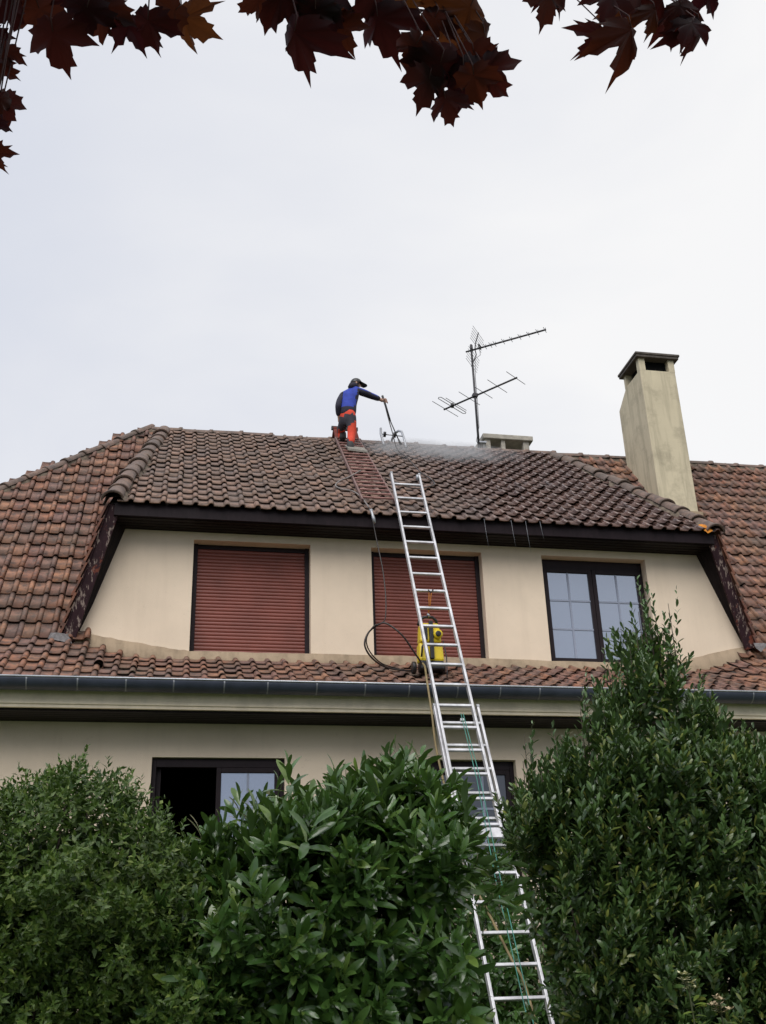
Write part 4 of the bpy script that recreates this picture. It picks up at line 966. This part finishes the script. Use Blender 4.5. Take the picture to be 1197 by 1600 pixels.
def stemset(base, pts, k_, r=.022):
    out = []
    for i in rng.choice(len(pts), k_, replace=False):
        p = pts[i]; b0 = Vector((base[0] + rng.normal(0, .12), base[1] + rng.normal(0, .08), 0)); mid = Vector((p[0] * .7 + base[0] * .3, p[1] * .5 + base[1] * .5, p[2] * .55)); out.append(([b0, mid, Vector(p)], [r, r * .75, r * .3]))
    return out

# cherry laurel in the middle
prof_l = [(x_, z_ - .05) for x_, z_ in [(-.06, 1.92), (.05, 2.02), (.16, 2.16), (.24, 2.10), (.34, 2.28), (.44, 2.24), (.55, 2.42), (.66, 2.38), (.78, 2.52), (.90, 2.46), (1.02, 2.60), (1.10, 2.52), (1.20, 2.70), (1.30, 2.58), (1.42, 2.62), (1.52, 2.50), (1.60, 2.52), (1.70, 2.34)]]
rej = lambda x, y, z: (x > 1.42 and z < 1.96) or (x > 1.50 and z < 2.35) 
c1, d1 = shell(prof_l, 6.15, .55, 150, .9, .55, .16, rej); f1 = fill(prof_l, 5.85, 6.6, 6500, .9, .13, rej)
l1 = grow(c1, d1, 7, .42, .055, .21, 11, .150, up=.42, p0=74, p1=16)
c2_, d2_ = shell(prof_l, 6.25, .30, 50, .9, .6, .1, rej); l2 = grow(c2_, d2_, 7, .6, .07, .24, 10, .15, up=.0, droop=.5)
tops = np.array([(x + rng.normal(0, .02), 6.02 + rng.normal(0, .16), np.interp(x, [p[0] for p in prof_l], [p[1] for p in prof_l]) - .08) for x in np.linspace(-.02, 1.66, 34)])
l3 = shoots(tops, np.tile([0, -.12, 1.0], (34, 1)) + rng.normal(0, .2, (34, 3)), rng.uniform(.16, .26, 34), 13, .150, p0=58, p1=12, droop=.0)
ga = np.array([(1.50 + rng.uniform(0, .12), 5.9 + rng.normal(0, .12), z) for z in np.linspace(2.02, 2.34, 9)])
l4 = shoots(ga, np.tile([1.0, -.25, .12], (9, 1)) + rng.normal(0, .25, (9, 3)), rng.uniform(.2, .32, 9), 11, .145, p0=70, p1=18, droop=.25)
Rm, T = cat2(l1, l2, l3, f1, l4)
leafy('laurel_bush', (.95, 6.15, 0), 'broad glossy-leaved laurel bush standing in front of the ladder', 'bush', M_laurel, T_laurel, Rm, T, stemset((.95, 6.2), c1, 26), young=(len(l1[1]) + len(l2[1]), len(l1[1]) + len(l2[1]) + len(l3[1])))
# small-leaved clipped hedge on the left
prof_p = [(x_, z_ - .06) for x_, z_ in [(-2.6, 2.50), (-1.6, 2.55), (-1.0, 2.57), (-.82, 2.62), (-.64, 2.66), (-.49, 2.75), (-.36, 2.70), (-.23, 2.64), (-.09, 2.52), (.04, 2.38), (.24, 2.20), (.42, 1.9)]]
c1, d1 = shell(prof_p, 6.0, .48, 900, 1.0, .45, .20); f1 = fill(prof_p, 5.7, 6.4, 42000, 1.0, .06)
l1 = grow(c1, d1, 9, .55, .045, .10, 9, .042, up=.3, droop=.1)
c2_, d2_ = shell(prof_p, 6.1, .33, 330, 1.0, .5, .1); l2 = grow(c2_, d2_, 8, .7, .06, .11, 8, .044, up=0)
n_ = 46; xs_ = np.concatenate([rng.uniform(-1.4, .3, 30), np.full(8, -.48) + rng.normal(0, .03, 8), np.full(8, -.2) + rng.normal(0, .05, 8)])
tops = np.array([(x, 5.95 + rng.normal(0, .12), np.interp(x, [p[0] for p in prof_p], [p[1] for p in prof_p]) - .05) for x in xs_])
l3 = shoots(tops, np.tile([0, -.1, 1.0], (n_, 1)) + rng.normal(0, .18, (n_, 3)), rng.uniform(.10, .18, n_), 16, .045, p0=70, p1=30, droop=0)
f2 = fill([(a, b_ - .12) for a, b_ in prof_p], 6.25, 6.7, 14000, .9, .11)
Rm, T = cat2(l1, l2, l3, f1, f2)
leafy('privet_hedge', (-.9, 6.0, 0), 'dense small-leaved green hedge under the open ground-floor window', 'hedge', M_privet, T_priv, Rm, T, stemset((-.9, 6.1), c1, 24, .016), young=(len(l1[1]) + len(l2[1]), len(l1[1]) + len(l2[1]) + len(l3[1])))
# tall bay tree on the right
prof_b = [(2.08, 2.30), (2.2, 2.46), (2.35, 2.62), (2.5, 2.76), (2.65, 2.92), (2.85, 3.10), (3.0, 3.32), (3.10, 3.60), (3.20, 3.80), (3.25, 3.62), (3.34, 3.36), (3.44, 3.18), (3.56, 3.02), (3.70, 2.90), (3.85, 2.80), (4.3, 2.78), (5.2, 2.7)]
rej = lambda x, y, z: (x < 2.30 and z < 2.38) or (x < 2.40 and z < 1.95) or (z > 3.30 and abs(x - 3.17) > .16) or (z > 2.9 and y < 6.45)
c1, d1 = shell(prof_b, 6.7, .48, 620, .9, .7, .22, rej); f1 = fill(prof_b, 6.4, 7.1, 32000, .9, .09, rej)
l1 = grow(c1, d1, 6, .30, .05, .23, 17, .072, up=1.25, droop=.0, p0=58, p1=20)
c2_, d2_ = shell(prof_b, 6.85, .32, 200, .9, .7, .1, rej); l2 = grow(c2_, d2_, 7, .6, .07, .18, 11, .072, up=.3)
sp = [(2.24, 6.6, 2.72, .44), (2.28, 6.62, 2.7, .36), (2.65, 6.55, 3.05, .44), (2.67, 6.6, 3.02, .30), (2.86, 6.58, 3.25, .38), (2.90, 6.6, 3.2, .30), (3.17, 6.6, 3.78, .36), (3.22, 6.62, 3.75, .44), (3.26, 6.6, 3.70, .36), (3.14, 6.6, 3.6, .42), (3.36, 6.58, 3.66, .42), (3.30, 6.6, 3.6, .3), (3.47, 6.6, 3.22, .3), (3.58, 6.6, 3.02, .3), (3.70, 6.6, 2.92, .3), (3.78, 6.5, 2.8, .34), (3.92, 6.6, 2.8, .34), (2.36, 6.55, 2.62, .3), (2.52, 6.5, 2.72, .3), (2.76, 6.5, 3.0, .28), (2.45, 6.6, 2.85, .3), (3.0, 6.6, 3.4, .3), (3.08, 6.55, 3.6, .28)]
sp = np.array(sp + [(a + rng.normal(0, .05), b_ + rng.normal(0, .06), c - .08, d * .8) for a, b_, c, d in sp])
l3 = shoots(sp[:, :3], np.tile([0, -.03, 1.0], (len(sp), 1)) + rng.normal(0, .06, (len(sp), 3)), sp[:, 3] + .08, 20, .062, p0=52, p1=24, droop=0, start=.08)
Rm, T = cat2(l1, l2, l3, f1)
st = stemset((3.2, 6.8), c1, 24, .02) + [([Vector(p[:3]) - Vector((0, 0, .15)), Vector(p[:3]) + Vector((0, 0, p[3]))], [.005, .002]) for p in sp]
leafy('bay_tree', (3.2, 6.8, 0), 'tall pointed bay tree reaching up in front of the unshuttered window', 'tree', M_bay, T_bay, Rm, T, st, young=(len(l1[1]) + len(l2[1]), len(l1[1]) + len(l2[1]) + len(l3[1])))
# shrub behind the ladder foot
prof_s = [(1.6, 2.3), (2.2, 2.75), (2.9, 2.85), (3.6, 2.8), (4.6, 2.5), (5.2, 2.2)]
c1, d1 = shell(prof_s, 11.2, .5, 150, .3, .5, .15); l1 = grow(c1, d1, 8, .5, .09, .24, 10, .13, up=.2)
f1 = fill(prof_s, 10.8, 11.7, 7000, .1, .17)
Rm, T = cat2(l1, f1)
leafy('garden_shrub', (3.2, 11.2, 0), 'dark leafy shrub between the ladder foot and the house wall', 'shrub', M_laurel, T_laurel, Rm, T, stemset((3.2, 11.2), c1, 20), pieces=0)

# ------------------------------------------------------------------ overhanging maple
half = [(0, .02), (.10, -.06), (.24, -.12), (.27, -.04), (.44, -.06), (.40, .05), (.47, .12), (.66, .14), (.58, .24), (.60, .34), (.72, .50), (.56, .50), (.47, .58), (.36, .52), (.27, .53), (.30, .66), (.24, .72), (.27, .84), (.13, .86), (.07, .93), (0, 1.08)]
outl = half + [(-x, y) for x, y in reversed(half[1:-1])]
def maple_mesh(curl, wav, seed):
    r_ = random.Random(seed); V = [(0, .28, 0)] 
    for i, (x, y) in enumerate(outl):
        rr = math.hypot(x, y - .28); a = math.atan2(y - .28, x)
        V.append((x * (1 + r_.uniform(-.11, .09)), y * (1 + r_.uniform(-.08, .06)) + r_.uniform(-.015, .015), -curl * rr * rr - (.12 * (seed % 5)) * abs(x) + wav * rr * math.cos(5 * a + 1.5) + r_.uniform(-.012, .012)))
    n = len(outl); 
    q = MB(); q.add(V, [(0, 1 + i, 1 + (i + 1) % n) for i in range(n)], 0, True); me = bpy.data.meshes.new('leaf'); me.from_pydata(q.v, [], q.f); me.polygons.foreach_set('use_smooth', [True] * len(q.f))
    me.materials.append(M_maple); return me
mv = [maple_mesh(.3 + .35 * (k_ % 4), .05 + .06 * (k_ % 3), k_) for k_ in range(12)]
maple = thing('maple_tree', (-1.7, -1.0, 0), 'dark red maple with pointed leaves hanging into the sky from above', 'tree')
q = MB(); q.tube([(-1.7, -1.0, 0), (-1.68, -.98, 1.2), (-1.6, -.9, 2.6), (-1.35, -.6, 3.6), (-1.1, -.4, 4.6), (-.9, -.3, 5.6)], [.17, .14, .12, .10, .07, .04], 12); q.build('trunk', M_stem, maple)
q = MB(); q.tube(spline([(-1.45, -.7, 3.3), (-1.2, .3, 3.85), (-.8, 1.2, 4.05), (-.2, 1.75, 4.05), (.5, 1.9, 4.10), (1.0, 1.92, 4.22), (1.3, 1.92, 4.36)], 6), [.05 - .046 * i / 36 for i in range(37)], 8); limb = q.build('branch', M_stem, maple)
tw = [Vector(p) for p in spline([(-.8, 1.2, 4.05), (-.2, 1.75, 4.05), (.5, 1.9, 4.10), (1.0, 1.92, 4.22), (1.3, 1.92, 4.36)], 12)]
def maple_leaf(x, y, z, size, ang, tilt=0.0, yaw=0.0, pet=True):
    """ang: tip direction from straight down, + to the right; leaf roughly facing the viewer below"""
    tip = Vector((math.sin(ang), .62 * math.cos(ang) + tilt, -.78 * math.cos(ang))).normalized()
    nrm = Vector((yaw, -.72, -.70)); nrm = (nrm - tip * nrm.dot(tip)).normalized(); xa = tip.cross(nrm)
    c = Vector((x, y, z)); b0 = c - tip * size * .45
    m = Matrix.Identity(4)
    for k_ in range(3): m[k_][0] = xa[k_] * size; m[k_][1] = tip[k_] * size; m[k_][2] = nrm[k_] * size; m[k_][3] = b0[k_]
    link('leaf', random.choice(mv), None, limb, m)
    if pet:
        k_ = min(tw, key=lambda p: (p - b0).length); mid = b0.lerp(k_, .5) + Vector((random.uniform(-.02, .02), 0, .02)); PET.append([k_, mid, b0, b0 + tip * size * .25])
PET = []
MS = .80
LV = [(-.41, 3.56, .13, -.5), (-.35, 3.56, .13, .2), (-.31, 3.45, .135, .15), (-.27, 3.59, .12, .4), (-.225, 3.56, .13, -.2), (-.19, 3.60, .12, .1), (-.155, 3.545, .115, .5), (-.12, 3.49, .13, .1), (-.075, 3.545, .10, -.5), (-.035, 3.57, .115, .75),
      (-.415, 3.50, .09, -.6), (-.405, 3.39, .075, -.2), (-.415, 3.32, .07, .3), (-.40, 3.25, .075, .0), (-.41, 3.19, .07, .2), (-.43, 3.42, .08, .4), (-.415, 3.15, .07, -.2), (-.40, 3.12, .065, .1), (-.42, 3.22, .08, .5), (-.395, 3.29, .075, .3), (-.42, 3.36, .08, -.3), (.50, 3.46, .11, -.3), (.60, 3.45, .11, .2), (.55, 3.44, .10, .0), (.95, 3.70, .10, -.4), (1.17, 3.74, .11, -.2), (-.25, 3.50, .11, -.3), (.24, 3.58, .12, .2),
      (.11, 3.67, .10, -.6), (.155, 3.615, .12, -.45), (.20, 3.65, .13, .1), (.19, 3.49, .155, -.12), (.26, 3.63, .135, .3), (.31, 3.635, .12, .1), (.285, 3.69, .12, -.3), (.40, 3.655, .145, .15), (.38, 3.71, .12, -.4), (.47, 3.74, .10, .6),
      (.53, 3.70, .12, -.5), (.61, 3.71, .15, -.1), (.66, 3.66, .125, .45), (.46, 3.52, .115, -.65), (.52, 3.485, .135, -.15), (.585, 3.485, .135, .12), (.65, 3.515, .13, .5), (.565, 3.56, .12, .1), (.62, 3.56, .11, .3),
      (.80, 3.73, .145, .02), (.77, 3.79, .10, -.5), (.84, 3.79, .10, .6), (.96, 3.765, .11, -.5), (1.05, 3.82, .13, .0), (1.0, 3.645, .15, .12), (1.12, 3.82, .12, .3), (1.15, 3.80, .13, -.1), (1.215, 3.755, .135, .35), (1.20, 3.85, .12, .5), (1.27, 3.90, .10, .8), (1.08, 3.755, .10, .2), (1.01, 3.80, .11, -.3)]
for (x, z, sz, a) in LV: maple_leaf(x, 1.75 + random.uniform(-.05, .05), z + .025, sz * MS * random.uniform(.85, 1.12), a + random.uniform(-.2, .2), random.uniform(-.55, .3), random.uniform(-.8, .8))
k2 = 0
while k2 < 60:
    k_ = random.choice(tw); c_ = (k_.x + random.uniform(-.15, .15), k_.y + random.uniform(-.25, .05), k_.z + random.uniform(-.20, .15))
    if proj_px(np.array(c_))[1] > -46: continue
    k2 += 1; maple_leaf(*c_, random.uniform(.10, .14), random.uniform(-1.2, 1.2), random.uniform(-.4, .4), random.uniform(-.7, .7))
# unseen crown of the maple, added over and behind the viewer to shade the hedges
simp = np.array([(0, .3, 0)] + [(x, y, -.25 * (x * x + (y - .3) ** 2)) for x, y in outl[1::2]]); nS = len(simp) - 1
SF = np.array([(0, 1 + i, 1 + (i + 1) % nS) for i in range(nS)])
shade_lobes = [(-1.2, -.6, 5.6, 1.5), (-2.4, .6, 5.6, 1.4), (-.6, -1.8, 6.2, 1.6), (-.8, 1.0, 6.8, 1.5), (-2.4, .4, 7.2, 1.5), (-2.6, -1.6, 5.8, 1.5), (-.9, -.4, 7.6, 1.6), (-3.6, -.4, 6.4, 1.5), (-1.6, -1.6, 8.2, 1.5), (-3.4, -2.4, 3.4, 1.5), (-1.4, -3.0, 3.6, 1.5), (.4, -2.8, 3.4, 1.5), (2.2, -2.6, 3.6, 1.5), (3.8, -2.0, 3.8, 1.4), (-4.2, -.6, 3.8, 1.3)]
P = []
for (x, y, z, r) in shade_lobes:
    n_ = 640; d = norm(rng.normal(size=(n_, 3))) * (r * rng.uniform(.35, 1.0, n_) ** .5)[:, None] * np.array([1, 1, .62]); P.append(d + np.array([x, y, z]))
P = np.concatenate(P); px_, py_, pz_ = proj_px(P); P = P[((pz_ < .2) | (py_ < -60) | (px_ < -80) | (px_ > 850)) & ((P[:, 2] > 3.9) | ((P[:, 1] < -1.3) & (P[:, 2] > 1.9)) | ((P[:, 0] < -2.9) & (P[:, 1] < .6) & (P[:, 2] > 2.4))) & ((P[:, 2] < 5.7) | (P[:, 0] < .5))]  # upper right of the added crown left open so the lower pane mirrors sky
n_ = len(P); d = norm(rng.normal(0, .6, (n_, 3)) + np.array([0, 0, -.8])); nn = norm(rng.normal(0, .5, (n_, 3)) + np.array([0, -.3, .8])); nn = norm(nn - d * np.sum(nn * d, 1, keepdims=True))
Rm = np.stack([np.cross(d, nn), d, nn], -1) * rng.uniform(.12, .17, n_)[:, None, None]
link('crown', instance_mesh('crown', simp, SF, Rm, P, rng.random(n_)), M_maple, maple, kind='stuff')
for (x, y, z, r) in shade_lobes:
    q = MB(); q.tube([(-1.25, -.5, 4.0), ((x - 1.25) / 2, (y - .5) / 2, (z + 4.0) / 2 + .3), (x, y, z)], [.05, .035, .012], 7); q.build('branch', M_stem, maple)  # boughs to the added crown
q = MB()
for p in PET: q.tube(p, [.0022, .0018, .0016, .0010], 5)
o = q.build('petioles', simple('red_petiole', (.06, .018, .018), .6), limb); o['kind'] = 'stuff'

# ------------------------------------------------------------------ flowering stems at the lower right
M_petal = simple('cream_petal', (.62, .60, .36), .7, 0, .15); M_ylf = leafmat('bright_leaf', [(.14, .22, .03), (.20, .27, .04), (.11, .18, .03)], .5, .25, (.3, .4, .04))
def flower_stem(x, y, z0, z1, label, nfl, spread, col_, nl):
    r_ = thing('flower_stem', (x, y, 0), label, 'flower')
    q = MB(); q.tube(spline([(x + .04, y, 0), (x + .02, y, z0 * .6), (x, y, z0), (x - .01, y, z1)]), .004, 6); q.build('stem', M_twig, r_)
    for i in range(nfl):
        c = Vector((x + random.uniform(-spread, spread), y + random.uniform(-spread, spread), z1 + random.uniform(-.05, .03)))
        q = MB(); q.tube([(x - .005, y, z1 - .06), c], .0018, 5); q.build('flower_stalk', M_twig, r_)
        q = MB()
        for k_ in range(6):
            a = 2 * PI * k_ / 6 + random.uniform(-.3, .3); d = Vector((math.cos(a), math.sin(a), random.uniform(-.2, .7))).normalized(); sd_ = d.cross(Vector((0, 0, 1))).normalized()
            q.add([c, c + d * .018 + sd_ * .009, c + d * .034, c + d * .018 - sd_ * .009], [(0, 1, 2, 3)])
        q.build('blossom', col_, r_)
    for i in range(nl):
        a = random.uniform(0, 6.28); d = Vector((math.cos(a), math.sin(a) * .5, random.uniform(-.1, .5))).normalized(); nn = Vector((0, -.3, 1)); nn = (nn - d * nn.dot(d)).normalized()
        Rm_ = np.array([list(d.cross(nn)), list(d), list(nn)]).T * .06; me = np_mesh('leaf', T_bay[0], T_bay[1], np.full(len(T_bay[0]), random.random())); link('leaf', me, M_ylf, r_, mat4(Rm_, (x + .01, y, z1 - .09 - i * .015)))
flower_stem(2.475, 5.2, 1.45, 1.665, 'pale yellow-green flower head on a bright leafy stem', 8, .04, M_petal, 9)
flower_stem(2.62, 5.2, 1.40, 1.57, 'brown and white fading flower head beside the leafy stem', 11, .05, simple('fading_petal', (.45, .36, .22), .8, 0, .35, 60), 2)
